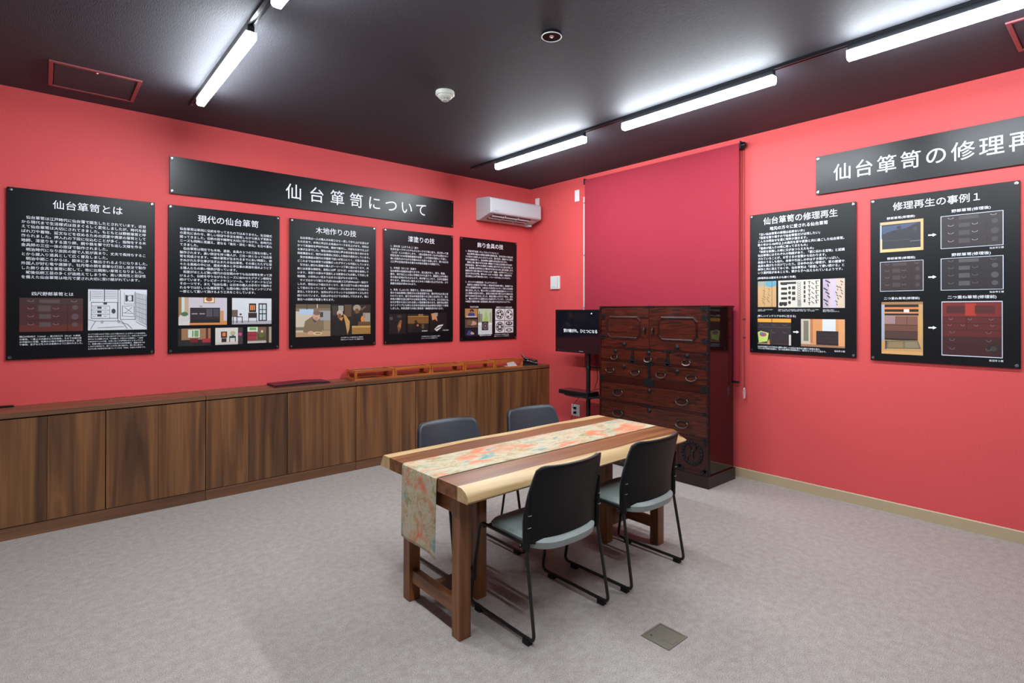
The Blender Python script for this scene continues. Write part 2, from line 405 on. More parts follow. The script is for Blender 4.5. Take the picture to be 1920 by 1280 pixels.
MB().lathe([(.064, 0), (.066, -.004), (.066, -.024), (.060, -.030), (.052, -.030), (.052, 0)], c, n=32, ring=True).build('base', M['offwhite'], r, smooth=True)
sb = MB().lathe([(.053, -.029), (.053, -.036), (.046, -.044), (.036, -.050)], c, n=32).build('body', M['offwhite'], r, smooth=True)
MB().lathe([(.030, -.046), (.030, -.060)], c, n=24).build('sensor_chamber', M['grey_plastic'], r, smooth=True)
MB().lathe([(.0001, -.068), (.018, -.068), (.024, -.065), (.024, -.060), (.0001, -.060)], c, n=24).build('cap', M['offwhite'], r, smooth=True)
for k in range(10):
    a = 2*math.pi*k/10
    MB().tube([(c[0]+.037*math.cos(a), c[1]+.037*math.sin(a), H-.048), (c[0]+.022*math.cos(a), c[1]+.022*math.sin(a), H-.064)], .0026, 6).build('cage_rib', M['offwhite'], sb)
c = (-2.52, -3.02, H)
r = empty('emergency_light', c, label='small round black emergency spotlight with pale rim in the ceiling', cat='ceiling light')
MB().lathe([(.055, 0), (.057, -.006), (.055, -.016), (.050, -.018), (.047, -.013), (.047, 0)], c, n=40, ring=True).build('rim', M['gloss_black'], r, smooth=True)
MB().lathe([(.0555, -.0155), (.0575, -.019), (.0550, -.0215), (.0515, -.0185)], c, n=40, ring=True).build('bright_ring', M['white'], r, smooth=True)
MB().lathe([(.048, -.016), (.036, -.010), (.018, -.008), (.0001, -.008)], c, n=32).build('reflector', M['black_plastic'], r, smooth=True)
MB().lathe([(.016, -.006), (.016, -.014), (.010, -.020), (.0001, -.022)], c, n=20).build('lens', M['chrome'], r, smooth=True)
for s in (-1, 1): MB().lathe([(.0055, -.006), (.0055, -.014), (.0001, -.016)], (c[0]+.026*s, c[1]-.024*s, H), n=10).build('lamp_bead', M['steel'], r, smooth=True)

# ------------------------------------------------------------------ low cabinets along the left wall
CF, CT = -.352, .814
def cabinet(x1, x0, label):
    """a 4-door unit from x0 (left) to x1 (right)"""
    r = empty('storage_cabinet', ((x0+x1)/2, CF/2, 0), label=label, cat='cabinet', group='low walnut cabinets along the left wall')
    g = .0012
    MB().box(x0+g, CF+.020, .080, x1-g, -.002, .772).build('carcass', M['dark_gap'], r)
    MB().box(x0+g, CF+.002, 0, x1-g, -.004, .078).build('plinth', M['walnut_x'], r, bevel=.001)
    MB().box(x0+g, CF-.004, .780, x1-g, -.001, CT).build('top_panel', M['walnut_x'], r, bevel=.0015)
    MB().box(x0+g, CF+.010, .772, x1-g, -.01, .780).build('shadow_rail', M['dark_gap'], r)
    wd = (x1-x0)/4
    for k in range(4):
        a = x0+k*wd+(.0028 if k % 2 == 0 else .0008); b = x0+(k+1)*wd-(.0028 if k % 2 == 1 else .0008)
        MB().box(a, CF, .083, b, CF+.018, .771).build('door', M['walnut'], r, bevel=.0008, seg=1)
cabs = [0, -1.2265, -2.465, -3.679, -4.905, -6.13]
cl = ['low walnut cabinet unit in the corner, carrying the phone and two display cases',
      'low walnut cabinet unit between corner unit and album unit, carrying three display cases',
      'low walnut cabinet unit with the dark maroon album on top', 'leftmost low walnut cabinet unit in view, bare top apart from thin dark tablet',
      'low walnut cabinet unit continuing past the left picture edge']
for k in range(5): cabinet(cabs[k]-(.003 if k == 0 else 0), cabs[k+1], cl[k])

# ------------------------------------------------------------------ display cases in a row
ang = math.atan2(-.085, 2.03)
def case(k, label):
    wd, d, h = .401, .215, .094
    px = -2.43+k*(wd+.004)*math.cos(ang); py = -.245+k*(wd+.004)*math.sin(ang)
    r = empty('display_case', (px, py, CT), (0, 0, ang), label, 'display case', 'low wooden display cases in a row')
    W_ = M['case_wood']; t = .021
    for (x, y) in ((0, 0), (wd-t, 0), (0, d-t), (wd-t, d-t)):
        MB().box(x, y, .014, x+t, y+t, h-.026).build('post', W_, r, world=False)
    for y in (0, d-t):
        MB().box(0, y, 0, wd, y+t, .014).build('bottom_rail', W_, r, world=False)
        MB().box(-.0, y, h-.026, wd, y+t, h).build('top_rail', W_, r, world=False, bevel=.0015)
    for x in (0, wd-t):
        MB().box(x, t, 0, x+t, d-t, .014).build('bottom_rail', W_, r, world=False)
        MB().box(x, t, h-.026, x+t, d-t, h-.001).build('top_rail', W_, r, world=False, bevel=.0015)
    MB().box(t, t, .002, wd-t, d-t, .008).build('base_board', W_, r, world=False)
    MB().box(t-.004, t-.004, h-.008, wd-t+.004, d-t+.004, h-.004).build('glass_top', M['glass'], r, world=False)
    return r, (px, py), wd, d
cl = ['leftmost wooden display case of the row, nearest the album', 'second display case from the left in the row', 'middle display case of the row of five',
      'fourth display case from the left, second from the phone', 'rightmost wooden display case, beside the phone, holding a white card']
def fitting(k, px, py, label, w=.2, h=.07):
    """flat pierced iron fitting lying in a case"""
    mb = MB(); n = 40; pts = []
    for i in range(n):
        a = 2*math.pi*i/n; s = 1+.16*math.cos(6*a)+.08*math.cos(10*a+k)
        pts.append((w/2*s*math.cos(a), h/2*s*math.sin(a)))
    mb.prism(pts, 'z', 0, .003)
    o = empty('iron_fitting', (px, py, CT+.0082), (0, 0, ang), label, 'iron fitting', 'iron furniture fittings inside the display cases')
    mb.build('plate', M['iron'], o, world=False, bevel=.0008, seg=1)
    for s in (-1, 0, 1): MB().lathe([(.0001, .006), (.008, .005), (.011, .003), (.011, .0025)], (s*w*.28, 0, 0), n=12).build('stud', M['iron_bright'], o, world=False, smooth=True)
fl = ['dark iron fitting lying in the leftmost display case', 'dark iron fitting lying in the second display case', 'dark iron fitting lying in the middle display case',
      'dark iron fitting lying in the fourth display case', 'dark iron fitting beside the white card in the rightmost display case']
for k in range(5):
    r, (px, py), wd, d = case(k, cl[k])
    u = .18 if k < 4 else .12
    fitting(k, px+u*math.cos(ang)-.09*math.sin(ang), py+u*math.sin(ang)+.09*math.cos(ang), fl[k], .22 if k < 4 else .14, .08)
k = 4; px = -2.43+k*.405*math.cos(ang); py = -.245+k*.405*math.sin(ang)
r = empty('tent_card', (px+.29, py+.085, CT+.0085), (0, 0, ang), 'small folded white card inside the rightmost display case', 'card')
MB().box(-.07, -.05, 0, .07, .05, .0012).build('lower_leaf', M['white'], r, world=False)
MB().add([(-.07, -.05, .0012), (.07, -.05, .0012), (.07, .03, .046), (-.03, .03, .034), (-.07, -.05, .0026), (.07, -.05, .0026), (.07, .03, .0475), (-.03, .03, .0355)],
         [(0, 3, 2, 1), (4, 5, 6, 7), (0, 1, 5, 4), (1, 2, 6, 5), (2, 3, 7, 6), (3, 0, 4, 7)]).build('upper_leaf', M['white'], r, world=False)

# album
r = empty('album', (-2.90, -.14, CT), label='dark maroon album lying slightly open on the cabinet top', cat='album')
MB().box(-3.135, -.25, CT, -2.665, -.02, CT+.004).build('back_cover', M['maroon'], r, bevel=.001)
MB().box(-3.125, -.245, CT+.004, -2.672, -.024, CT+.013).build('page_block', M['page'], r)
mb = MB(); n = 14
def cov(u, v, t):
    x = -3.137+.475*u; y = -.252+.235*v
    z = CT+.0155+.010*math.sin(math.pi*min(1, u*1.05))*u - .006*u*u*u
    return (x, y, z+t)
mb.grid(lambda u, v: cov(u, v, 0), n, 4); mb.build('front_cover', M['maroon'], r, solid=.004)
MB().box(-3.142, -.252, CT, -3.135, -.018, CT+.018).build('spine', M['maroon'], r, bevel=.002)
# thin dark tablet against the wall at the far left
r = empty('dark_tablet', (-4.92, -.035, CT), label='thin black flat tablet lying at the wall on the leftmost cabinet', cat='tablet')
MB().box(-5.08, -.06, CT, -4.765, -.010, CT+.010).build('body', M['gloss_black'], r, bevel=.003)
MB().box(-5.07, -.056, CT+.0099, -4.775, -.014, CT+.0106).build('glass_face', M['black_plastic'], r)

# telephone
r = empty('telephone', (-.19, -.20, CT), (0, 0, R(48)), 'black desk telephone with tilted display at the corner end of the cabinets', 'telephone')
MB().prism([(-.10, 0), (.10, 0), (.10, .055), (.06, .062), (-.10, .022)], 'x', -.085, .085).build('body', M['gloss_black'], r, world=False, bevel=.004)
dh = MB().prism([(.045, .055), (.105, .118), (.100, .128), (.035, .062)], 'x', -.055, .085).build('display_housing', M['gloss_black'], r, world=False, bevel=.003)
MB().prism([(.047, .0735), (.092, .1205), (.0908, .1219), (.0458, .0749)], 'x', -.035, .07).build('display', M['grey_plastic'], dh, world=False)
slope = (.062-.022)/.16
mb_h = MB(); mb_h.tube([(-.068, y, .028+slope*(y+.10)+.018) for y in (-.095, -.07, 0, .05, .075)], [.013, .018, .012, .018, .013], 10)
mb_h.build('handset', M['gloss_black'], r, world=False, smooth=True)
for i in range(4):
    for j in range(3):
        x = -.012+j*.028; y = -.085+i*.022; z = .022+slope*(y+.10)
        MB().box(x, y, z-.001, x+.019, y+.013, z+.006).build('key', M['white'], r, world=False)
MB().box(-.01, .012, .022+slope*.112, .066, .036, .022+slope*.136+.003).build('label_strip', M['white'], r, world=False)

# ------------------------------------------------------------------ air conditioner
r = empty('air_conditioner', (-.47, 0, 2.53), label='white wall air conditioner in the corner above the rightmost left panel', cat='air conditioner')
ax0, ax1 = -.857, -.078
prof = [(0, 2.533), (0, 2.785), (-.03, 2.790), (-.235, 2.775), (-.272, 2.762), (-.284, 2.74), (-.285, 2.60), (-.277, 2.588), (-.06, 2.527)]
MB().prism(prof, 'x', ax0, ax1).build('body', M['ac_shaded_white'], r, bevel=.006)
MB().prism([(-.2865, 2.748), (-.288, 2.74), (-.288, 2.606), (-.2865, 2.600), (-.283, 2.600), (-.283, 2.748)], 'x', ax0+.012, ax1-.012).build('front_panel', M['ac_shaded_white'], r, bevel=.001)
def acp(t, off):            # point on the sloping underside
    y = -.262+t*(.262-.085); z = 2.5838+(2.5340-2.5838)*t
    return (y, z-off)
ao = MB().prism([acp(.06, -.004), acp(.86, -.004), acp(.86, .0012), acp(.06, .0012)], 'x', ax0+.07, ax1-.13).build('air_outlet', M['gloss_black'], r)
for t in (.24, .56): MB().prism([acp(t, .001), acp(t+.07, .001), acp(t+.085, .010), acp(t+.02, .012)], 'x', ax0+.075, ax1-.135).build('louver', M['ac_shaded_white'], ao)
for x in (ax0+.25, ax0+.45): MB().prism([acp(.10, 0), acp(.82, 0), acp(.82, .012), acp(.10, .012)], 'x', x, x+.008).build('louver_arm', M['ac_shaded_white'], ao)
MB().prism([acp(.3, 0), acp(.7, 0), acp(.7, .004), acp(.3, .004)], 'x', ax1-.10, ax1-.03).build('indicator_window', M['offwhite'], r, bevel=.001)
MB().box(ax1-.075, -.13, 2.515, ax1-.015, -.06, 2.540).build('sensor_eye', M['ac_shaded_white'], r, bevel=.006)
for k, (a, b) in enumerate(((0, .004), (.006, .012), (.013, .02), (.021, .026), (.028, .034), (.035, .042), (.043, .048))):
    MB().box(ax0+.05+a*1.4, -.2889, 2.613, ax0+.05+b*1.4, -.288, 2.620).build('logo_mark', M['grey_plastic'], r)
# outlet for the air conditioner, wall plate, controller, floor-level outlet
def plate(name, y0, z0, y1, z1, t, m, label, cat):
    r = empty(name, (0, (y0+y1)/2, z0), label=label, cat=cat)
    MB().box(-t, y0, z0, -.0005, y1, z1).build('plate', m, r, bevel=min(.004, t*.4))
    return r
r = plate('wall_outlet', -.097, 2.765, -.170, 2.885, .009, M['white'], 'white power outlet on right wall just behind the air conditioner', 'outlet')
pg = MB().box(-.030, -.118, 2.775, -.009, -.150, 2.81).build('plug', M['white'], r, bevel=.004)
MB().tube([(-.028, -.145, 2.79), (-.05, -.166, 2.785), (-.055, -.172, 2.76), (-.05, -.150, 2.735), (-.05, -.12, 2.72)], .003, 6).build('cord', M['white'], pg, smooth=True)
r = plate('blank_wall_plate', -.785, 2.745, -.855, 2.878, .008, M['white'], 'blank white plate high on right wall, left of the roller blind', 'wall plate')
MB().box(-.0095, -.797, 2.760, -.008, -.843, 2.863).build('cover', M['white'], r, bevel=.001)
for z in (2.753, 2.870): MB().lathe([(.0001, -.0095), (.003, -.009), (.003, -.008)], (0, -.82, z), 'x', 10).build('screw', M['steel'], r)
r = plate('wall_controller', -.388, 1.735, -.540, 1.893, .022, M['white'], 'square white controller box on right wall above the television', 'wall control')
MB().box(-.025, -.400, 1.748, -.022, -.500, 1.880).build('cover', M['white'], r, bevel=.001)
MB().box(-.028, -.508, 1.752, -.022, -.530, 1.878).build('grip_slot', M['offwhite'], r, bevel=.002)
MB().box(-.0255, -.41, 1.760, -.025, -.475, 1.763).build('print_line', M['grey_plastic'], r)
r = plate('low_wall_outlet', -.735, .250, -.865, .385, .009, M['white'], 'white double outlet with black plugs low on right wall below television', 'outlet')
for z in (.292, .345): MB().box(-.032, -.783, z-.012, -.009, -.817, z+.012).build('plug', M['black_plastic'], r, bevel=.003)
MB().tube([(-.03, -.80, .345), (-.07, -.81, .36), (-.12, -.88, .42), (-.20, -1.05, .52), (-.24, -1.17, .58)], .0032, 6).build('cord', M['black_plastic'], r, smooth=True)
MB().tube([(-.03, -.80, .292), (-.06, -.80, .27), (-.05, -.76, .18), (-.04, -.70, .08), (-.05, -.64, .012)], .0032, 6).build('cord', M['black_plastic'], r, smooth=True)

# ------------------------------------------------------------------ roller blind
by0, by1 = -1.004, -2.846
r = empty('roller_blind', (-.06, (by0+by1)/2, .845), label='drawn maroon roller blind behind the chest', cat='roller blind')
MB().box(-.0715, by0, .856, -.0700, by1, 2.950).build('fabric', M['blind'], r)
MB().lathe([(.0001, by1), (.026, by1), (.026, by0), (.0001, by0)], (-.047, 0, 2.932), 'y', 20).build('roller_tube', M['blind'], r, smooth=True)
MB().box(-.078, by0, .838, -.064, by1, .858).build('bottom_bar', M['black_metal'], r, bevel=.003)
for y in (by1-.006, by0+.006):
    s = -1 if y < -2 else 1
    MB().box(-.078, y, 2.900, 0, y+s*.010, 2.968).build('bracket', M['black_metal'], r, bevel=.004)
MB().lathe([(.0001, -.030), (.022, -.030), (.027, -.024), (.027, 0), (.0001, 0)], (-.045, by1-.016, 2.932), 'y', 18).build('chain_wheel', M['gloss_black'], r, smooth=True)
cy = by1-.030
ch = r
for dx in (-.062, -.030):
    mb = MB(); z = 2.925; n_b = 0
    mb.tube([(dx, cy, 2.925), (dx, cy-.002, 1.8), ((dx-.046)/2-.0+(-.0), cy-.006, .80)], .0016, 5); mb.build('chain_strand', M['iron'], ch)
    for zz in (1.40, 1.24): MB().lathe([(.0001, -.010), (.004, -.008), (.004, .008), (.0001, .010)], (dx+.004 if dx < -.05 else dx-.003, cy-.004, zz), n=8).build('chain_joint', M['gloss_black'], ch)
cw = MB().lathe([(.0001, -.05), (.009, -.048), (.011, -.02), (.011, .03), (.006, .045), (.0001, .05)], (-.048, cy-.006, .755), n=14).build('chain_weight', M['clear'], ch, smooth=True)
for z in (.718, .79): MB().box(-.052, cy-.010, z, -.044, cy-.002, z+.012).build('weight_core', M['white'], cw)
# white cable cover beside the blind
r = empty('cable_cover', (-.008, -.936, 1.10), label='thin white vertical cable cover on right wall beside the blind', cat='cable cover')
MB().box(-.016, -.929, 1.10, -.0005, -.943, 2.78).build('channel', M['white'], r, bevel=.003)
for z in (2.70, 2.10, 1.5): MB().box(-.018, -.926, z, -.0005, -.946, z+.016).build('clip', M['grey_plastic'], r, bevel=.002)

# ------------------------------------------------------------------ television on stand
tx = -.36; ty0, ty1, tz0, tz1 = -.828, -1.622, 1.022, 1.486
r = empty('television', (tx, (ty0+ty1)/2, tz0), label='black television on a pole stand, partly behind the lacquered chest', cat='television')
MB().box(tx+.004, ty0, tz0, tx+.045, ty1, tz1).build('cabinet', M['gloss_black'], r, bevel=.005)
bz = .016
for a in ((ty0, tz1-bz, ty1, tz1), (ty0, tz0, ty1, tz0+.040), (ty0, tz0+.040, ty0-bz, tz1-bz), (ty1+bz, tz0+.040, ty1, tz1-bz)):
    MB().box(tx, a[0], a[1], tx+.006, a[2], a[3]).build('bezel', M['gloss_black'], r, bevel=.0012)
MB().box(tx+.0025, ty0-bz, tz0+.040, tx+.0042, ty1+bz, tz1-bz).build('screen', plain('dark_screen', (.006, .006, .010), .08), r)
MB().box(tx-.0006, -1.19, tz0+.016, tx, -1.25, tz0+.022).build('maker_mark', M['grey_plastic'], r)
MB().box(tx-.0006, -.88, tz0+.016, tx, -.885, tz0+.022).build('power_light', plain('green_indicator', (.05, .3, .1), .4), r)
MB().add([(tx+.002, -1.372, 1.440), (tx+.002, -1.352, 1.440), (tx+.002, -1.372, 1.456)], [(0, 1, 2)]).build('signal_mark', M['screen_text'], r)
tv = r
r = empty('television_stand', (tx+.07, -1.24, 0), label='black pole stand with shelf carrying the television', cat='stand')
px, py = tx+.075, -1.255
MB().tube([(px, py, .03), (px, py, 1.40)], .023, 16).build('pole', M['black_metal'], r, smooth=True)
MB().lathe([(.0245, -.02), (.0265, -.015), (.0265, .015), (.0245, .02)], (px, py, .86), n=16).build('collar', M['black_metal'], r, smooth=True)
MB().box(tx+.046, py+.16, 1.12, tx+.058, py-.16, 1.40).build('mount_plate', M['black_metal'], r)
MB().prism([(-.17, .28), (.10, .28), (.17, .12), (.17, -.12), (.10, -.28), (-.17, -.28)], 'z', .004, .028).build('base_plate', M['black_metal'], r, world=False, bevel=.005)
zs = .585
pts = []
for a in range(0, 181, 12): pts.append((px-.05-.20*math.sin(R(a))*.9, py+.27*math.cos(R(a))))
pts += [(px+.05, py-.27), (px+.05, py+.27)]
shf = MB().prism(pts, 'z', zs-.008, zs+.006).build('shelf', M['black_metal'], r, bevel=.002)
MB().box(px-.03, py-.05, zs-.05, px+.03, py+.05, zs-.008).build('shelf_clamp', M['black_metal'], shf, bevel=.003)
r = empty('set_top_box', (px-.13, py+.02, zs+.0065), label='slim black player box on the television stand shelf', cat='player')
MB().box(px-.215, py+.235, zs+.0075, px-.04, py-.185, zs+.050).build('body', M['gloss_black'], r, bevel=.003)
MB().box(px-.2165, py+.20, zs+.020, px-.215, py-.15, zs+.038).build('front_window', M['black_plastic'], r)
for y in (.2, -.15):
    MB().lathe([(.0001, 0), (.012, 0), (.012, .004)], (px-.12, py+y, zs+.0062), n=10).build('foot', M['black_plastic'], r)
r = empty('television_cables', (px, py-.08, .60), label='thin black cables hanging behind the television stand', cat='cable')
MB().tube([(px+.03, py-.06, 1.1), (px+.03, py-.10, .95), (px+.02, py-.17, .86), (px+.02, py-.20, .76), (px+.02, py-.16, .66), (px+.03, py-.04, .63)], .003, 6).build('signal_cable', M['black_plastic'], r, smooth=True)
MB().tube([(px+.05, py-.03, 1.1), (px+.05, py-.07, .9), (px+.05, py-.09, .75), (px+.04, py-.05, .64)], .003, 6).build('power_cable', M['black_plastic'], r, smooth=True)

# ------------------------------------------------------------------ lacquered chest
CX = -.537; cy0, cy1, cz1 = -1.632, -2.820, 1.520
chest = empty('lacquered_chest', (-.31, (cy0+cy1)/2, 0), label='tall dark red lacquered chest of drawers with black iron fittings', cat='chest')
r = chest
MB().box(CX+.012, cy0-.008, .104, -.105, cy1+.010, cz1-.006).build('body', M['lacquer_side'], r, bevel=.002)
MB().box(CX+.004, cy0-.002, cz1-.016, -.103, cy1, cz1).build('top_board', M['lacquer_dark'], r, bevel=.003)
MB().box(CX-.002, cy0+.004, 0, -.095, cy1-.004, .104).build('plinth', M['lacquer_side'], r, bevel=.003)
MB().box(CX, cy1, .104, CX+.02, cy1+.016, cz1-.016).build('front_stile', M['lacquer_dark'], r)
MB().box(CX, cy0-.018, .104, CX+.02, cy0-.001, cz1-.016).build('front_stile', M['lacquer_dark'], r)
for z0, z1 in ((1.113, 1.124), (.986, 1.007), (.785, .852), (.600, .622), (.388, .418), (.104, .128)):
    MB().box(CX, cy0-.018, z0, CX+.02, cy1+.016, z1).build('front_rail', M['lacquer_dark'], r, bevel=.001)
for y0, y1, z0, z1 in ((-2.024, -2.051, 1.007, 1.113), (-2.410, -2.437, 1.007, 1.113), (-2.213, -2.239, .852, .986), (-2.515, -2.532, .128, .388)):
    MB().box(CX, y0, z0, CX+.02, y1, z1).build('divider', M['lacquer_dark'], r)

def bail(parent, y, z, wd, drop, plate_r=.012):
    x = CX-.004; n = 16
    hh = drop*.78; zc = z-drop*.22
    path = []
    for i in range(n+1):
        a = R(-38+256*i/n)
        path.append((x-.010-.012*max(0, math.sin(a)), y+wd/2*math.cos(a), zc-hh*math.sin(a)))
    path = [(x-.006, y+wd*.30, zc+hh*.72)] + path + [(x-.006, y-wd*.30, zc+hh*.72)]
    rr = [.0022] + [.0030+.0028*math.sin(math.pi*i/n) for i in range(n+1)] + [.0022]
    h = MB().tube(path, rr, 7).build('handle', M['iron_bright'], parent, smooth=True)
    for s in (-1, 1):
        MB().tube([(CX-.001, y+s*wd*.36, z+drop*.30), (x-.014, y+s*wd*.36, z+drop*.30)], .004, 8).build('handle_post', M['iron'], parent, smooth=True)
        MB().lathe([(plate_r, -.0025), (plate_r*.8, -.004), (.0001, -.0045)], (CX+.0015, y+s*wd*.36, z+drop*.30), 'x', 12).build('handle_rose', M['iron'], parent, smooth=True)
    pts = []
    for i in range(24):
        a = 2*math.pi*i/24; s = 1+.13*math.cos(8*a); pts.append((y+wd*.30*s*math.cos(a), z+drop*.28+drop*.20*s*math.sin(a)))
    MB().prism(pts, 'x', CX-.0015, CX).build('back_plate', M['iron'], parent)
def lock(parent, y, z, s=.021):
    MB().lathe([(s, 0), (s, -.003), (s*.8, -.006), (s*.45, -.007), (s*.3, -.010), (.0001, -.010)], (CX, y, z), 'x', 20).build('lock_plate', M['iron'], parent, smooth=True)
    MB().box(CX-.0112, y-.002, z-.008, CX-.0096, y+.002, z+.004).build('keyhole', M['dark_gap'], parent)
def irons(parent, name, y0, y1, z0, z1, t=.0022, studs=True):
    """thin iron plate with stepped, pierced outline and stud heads"""
    w_, h_ = abs(y1-y0), abs(z1-z0); ym, zm = (y0+y1)/2, (z0+z1)/2; pts = []
    q = min(w_, h_)*.22
    pts = [(-w_/2, -h_/2+q), (-w_/2+q*.5, -h_/2+q*.5), (-w_/2+q, -h_/2), (-q*.6, -h_/2), (0, -h_/2-q*.35), (q*.6, -h_/2), (w_/2-q, -h_/2), (w_/2-q*.5, -h_/2+q*.5), (w_/2, -h_/2+q)]
    pts = pts + [(-a, -b) for a, b in pts]
    o = MB().prism([(ym+a, zm+b) for a, b in pts], 'x', CX-t, CX+.0005).build(name, M['iron'], parent)
    if studs:
        for a in (-.32, .32):
            for b in ((-.28, .28) if h_ > .03 else (0,)):
                MB().lathe([(.0032, 0), (.0026, -.002), (.0001, -.003)], (CX-t, ym+a*w_, zm+b*h_), 'x', 8).build('stud', M['iron_bright'], parent, smooth=True)

def octagon(y0, y1, z0, z1, c):
    a, b = max(y0, y1), min(y0, y1)
    return [(a-c, z1), (b+c, z1), (b, z1-c), (b, z0+c), (b+c, z0), (a-c, z0), (a, z0+c), (a, z1-c)]
def chest_door(y0, y1, py0, py1, hy, ly, hinge_y, sgn):
    d = MB()
    d.box(CX+.002, y0, 1.126, CX+.018, y1, 1.502); d = d.build('door', M['lacquer'], chest, bevel=.002)
    # octagonal moulding: sloped ring around a sunk panel
    o1 = octagon(py0, py1, 1.210, 1.424, .040); o2 = octagon(py0-.012, py1+.012, 1.222, 1.412, .035); o3 = octagon(py0-.022, py1+.022, 1.232, 1.402, .031)
    vs_ = [(CX+.002, *p) for p in o1]+[(CX-.008, *p) for p in o2]+[(CX+.001, *p) for p in o3]; fs = []
    for k in range(2):
        for i in range(8): fs.append((k*8+i, k*8+(i+1) % 8, k*8+8+(i+1) % 8, k*8+8+i))
    MB().add(vs_, fs).build('panel_moulding', M['lacquer_dark'], d)
    MB().prism(o3, 'x', CX-.0008, CX+.003).build('centre_panel', M['lacquer'], d)
    # drop handle
    MB().prism([(hy+.010*math.cos(R(a))*(1+.25*math.cos(R(4*a))), 1.292+.036*math.sin(R(a))) for a in range(0, 360, 18)], 'x', CX-.002, CX+.002).build('handle_plate', M['iron'], d)
    MB().tube([(CX-.004, hy, 1.318), (CX-.014, hy, 1.316), (CX-.018, hy, 1.302), (CX-.017, hy, 1.286), (CX-.010, hy, 1.272), (CX-.003, hy, 1.268)], [.004, .005, .006, .006, .005, .003], 8).build('handle', M['iron_bright'], d, smooth=True)
    lock(d, ly, 1.158, .022)
    for z in (1.417, 1.222):
        irons(d, 'hinge', hinge_y, hinge_y+sgn*.058, z-.024, z+.024)
chest_door(-1.655, -2.221, -1.722, -2.138, -2.180, -1.939, -1.648, -1)
chest_door(-2.224, -2.803, -2.318, -2.724, -2.272, -2.520, -2.812, 1)
def drawer(y0, y1, z0, z1, handles, locks, hw, drop, m='lacquer'):
    d = MB().box(CX+.001, y0, z0, CX+.018, y1, z1).build('drawer', M[m], chest, bevel=.002)
    for y, z in handles: bail(d, y, z, hw, drop)
    for y, z in locks: lock(d, y, z)
drawer(-1.652, -2.022, 1.009, 1.111, [(-1.832, 1.038)], [(-1.836, 1.090)], .078, .030)
drawer(-2.053, -2.408, 1.009, 1.111, [(-2.222, 1.040)], [(-2.222, 1.090)], .078, .030)
drawer(-2.439, -2.803, 1.009, 1.111, [(-2.619, 1.038)], [(-2.619, 1.090)], .080, .030)
drawer(-1.652, -2.211, .854, .984, [(-1.780, .912), (-2.080, .912)], [(-1.935, .948)], .098, .032)
drawer(-2.241, -2.803, .854, .984, [(-2.363, .912), (-2.668, .912)], [(-2.520, .949)], .098, .032)
drawer(-1.652, -2.803, .624, .783, [(-1.873, .706), (-2.576, .706)], [(-2.227, .748)], .118, .038)
drawer(-1.652, -2.803, .420, .598, [(-1.873, .510), (-2.576, .510)], [(-2.227, .571)], .118, .038)
drawer(-1.652, -2.513, .258, .386, [(-1.873, .325), (-2.30, .325)], [(-2.08, .355)], .105, .034)
drawer(-1.652, -2.513, .130, .254, [(-1.873, .195), (-2.30, .195)], [(-2.08, .225)], .105, .034)
d = MB().box(CX+.001, -2.534, .130, CX+.018, -2.803, .386).build('strongbox_door', M['lacquer_dark'], chest, bevel=.002)
c0 = (CX, -2.669, .272)
MB().lathe([(.106, 0), (.106, -.003), (.100, -.005), (.080, -.004), (.076, -.0025), (.076, 0)], c0, 'x', 40, ring=True).build('round_fitting', M['iron'], d, smooth=True)
for k in range(20):
    a = 2*math.pi*k/20
    MB().lathe([(.011, 0), (.009, -.006), (.004, -.009), (.0001, -.009)], (CX-.003, c0[1]+.091*math.cos(a), c0[2]+.091*math.sin(a)), 'x', 8).build('rosette', M['iron'], d, smooth=True)
for k in range(6):
    a = 2*math.pi*k/6
    MB().tube([(CX-.003, c0[1]+.018*math.cos(a), c0[2]+.018*math.sin(a)), (CX-.004, c0[1]+.05*math.cos(a+.25), c0[2]+.05*math.sin(a+.25)), (CX-.003, c0[1]+.076*math.cos(a), c0[2]+.076*math.sin(a))], .0025, 6).build('scroll', M['iron'], d, smooth=True)
lock(d, c0[1], c0[2]+.01, .018)
MB().tube([(CX-.012, c0[1]-.004, c0[2]+.01), (CX-.016, c0[1]-.012, c0[2]-.010), (CX-.012, c0[1]-.006, c0[2]-.03)], .003, 6).build('handle', M['iron_bright'], d, smooth=True)
for y in (-2.548, -2.79):
    for z in (.148, .370): irons(d, 'corner_iron', y-.016, y+.016, z-.02, z+.02)
# iron plates on the carcass
for y0, y1, z0, z1 in ((-2.748, -2.818, 1.470, 1.518), (-1.634, -1.690, 1.496, 1.518), (-2.17, -2.28, 1.503, 1.519), (-2.758, -2.818, 1.110, 1.128), (-1.634, -1.675, 1.110, 1.126),
                       (-1.935, -2.08, 1.109, 1.126), (-2.15, -2.29, 1.109, 1.126), (-2.37, -2.50, 1.109, 1.126), (-2.015, -2.06, .995, 1.06), (-2.40, -2.445, .995, 1.06),
                       (-1.99, -2.085, .986, 1.006), (-2.17, -2.285, .980, 1.006), (-2.375, -2.47, .986, 1.006), (-2.758, -2.818, .986, 1.006), (-2.212, -2.240, .86, .975),
                       (-2.165, -2.285, .788, .858), (-1.636, -1.690, .795, .845), (-2.744, -2.820, .792, .846), (-2.760, -2.818, .602, .622), (-1.634, -1.665, .602, .620),
                       (-2.16, -2.29, .604, .620), (-2.760, -2.818, .394, .414), (-2.745, -2.820, .106, .150), (-2.49, -2.59, .106, .150), (-1.634, -1.70, .106, .150)):
    irons(chest, 'iron_plate', y0, y1, z0, z1)
for i in range(20):
    z = .17+i*.068
    MB().lathe([(.0045, 0), (.0036, -.003), (.0001, -.0042)], (CX, cy1+.007, z), 'x', 8).build('stud', M['iron_bright'], chest, smooth=True)
MB().box(CX-.0012, cy1-.0008, .104, CX+.03, cy1+.004, cz1).build('edge_iron', M['iron'], chest)

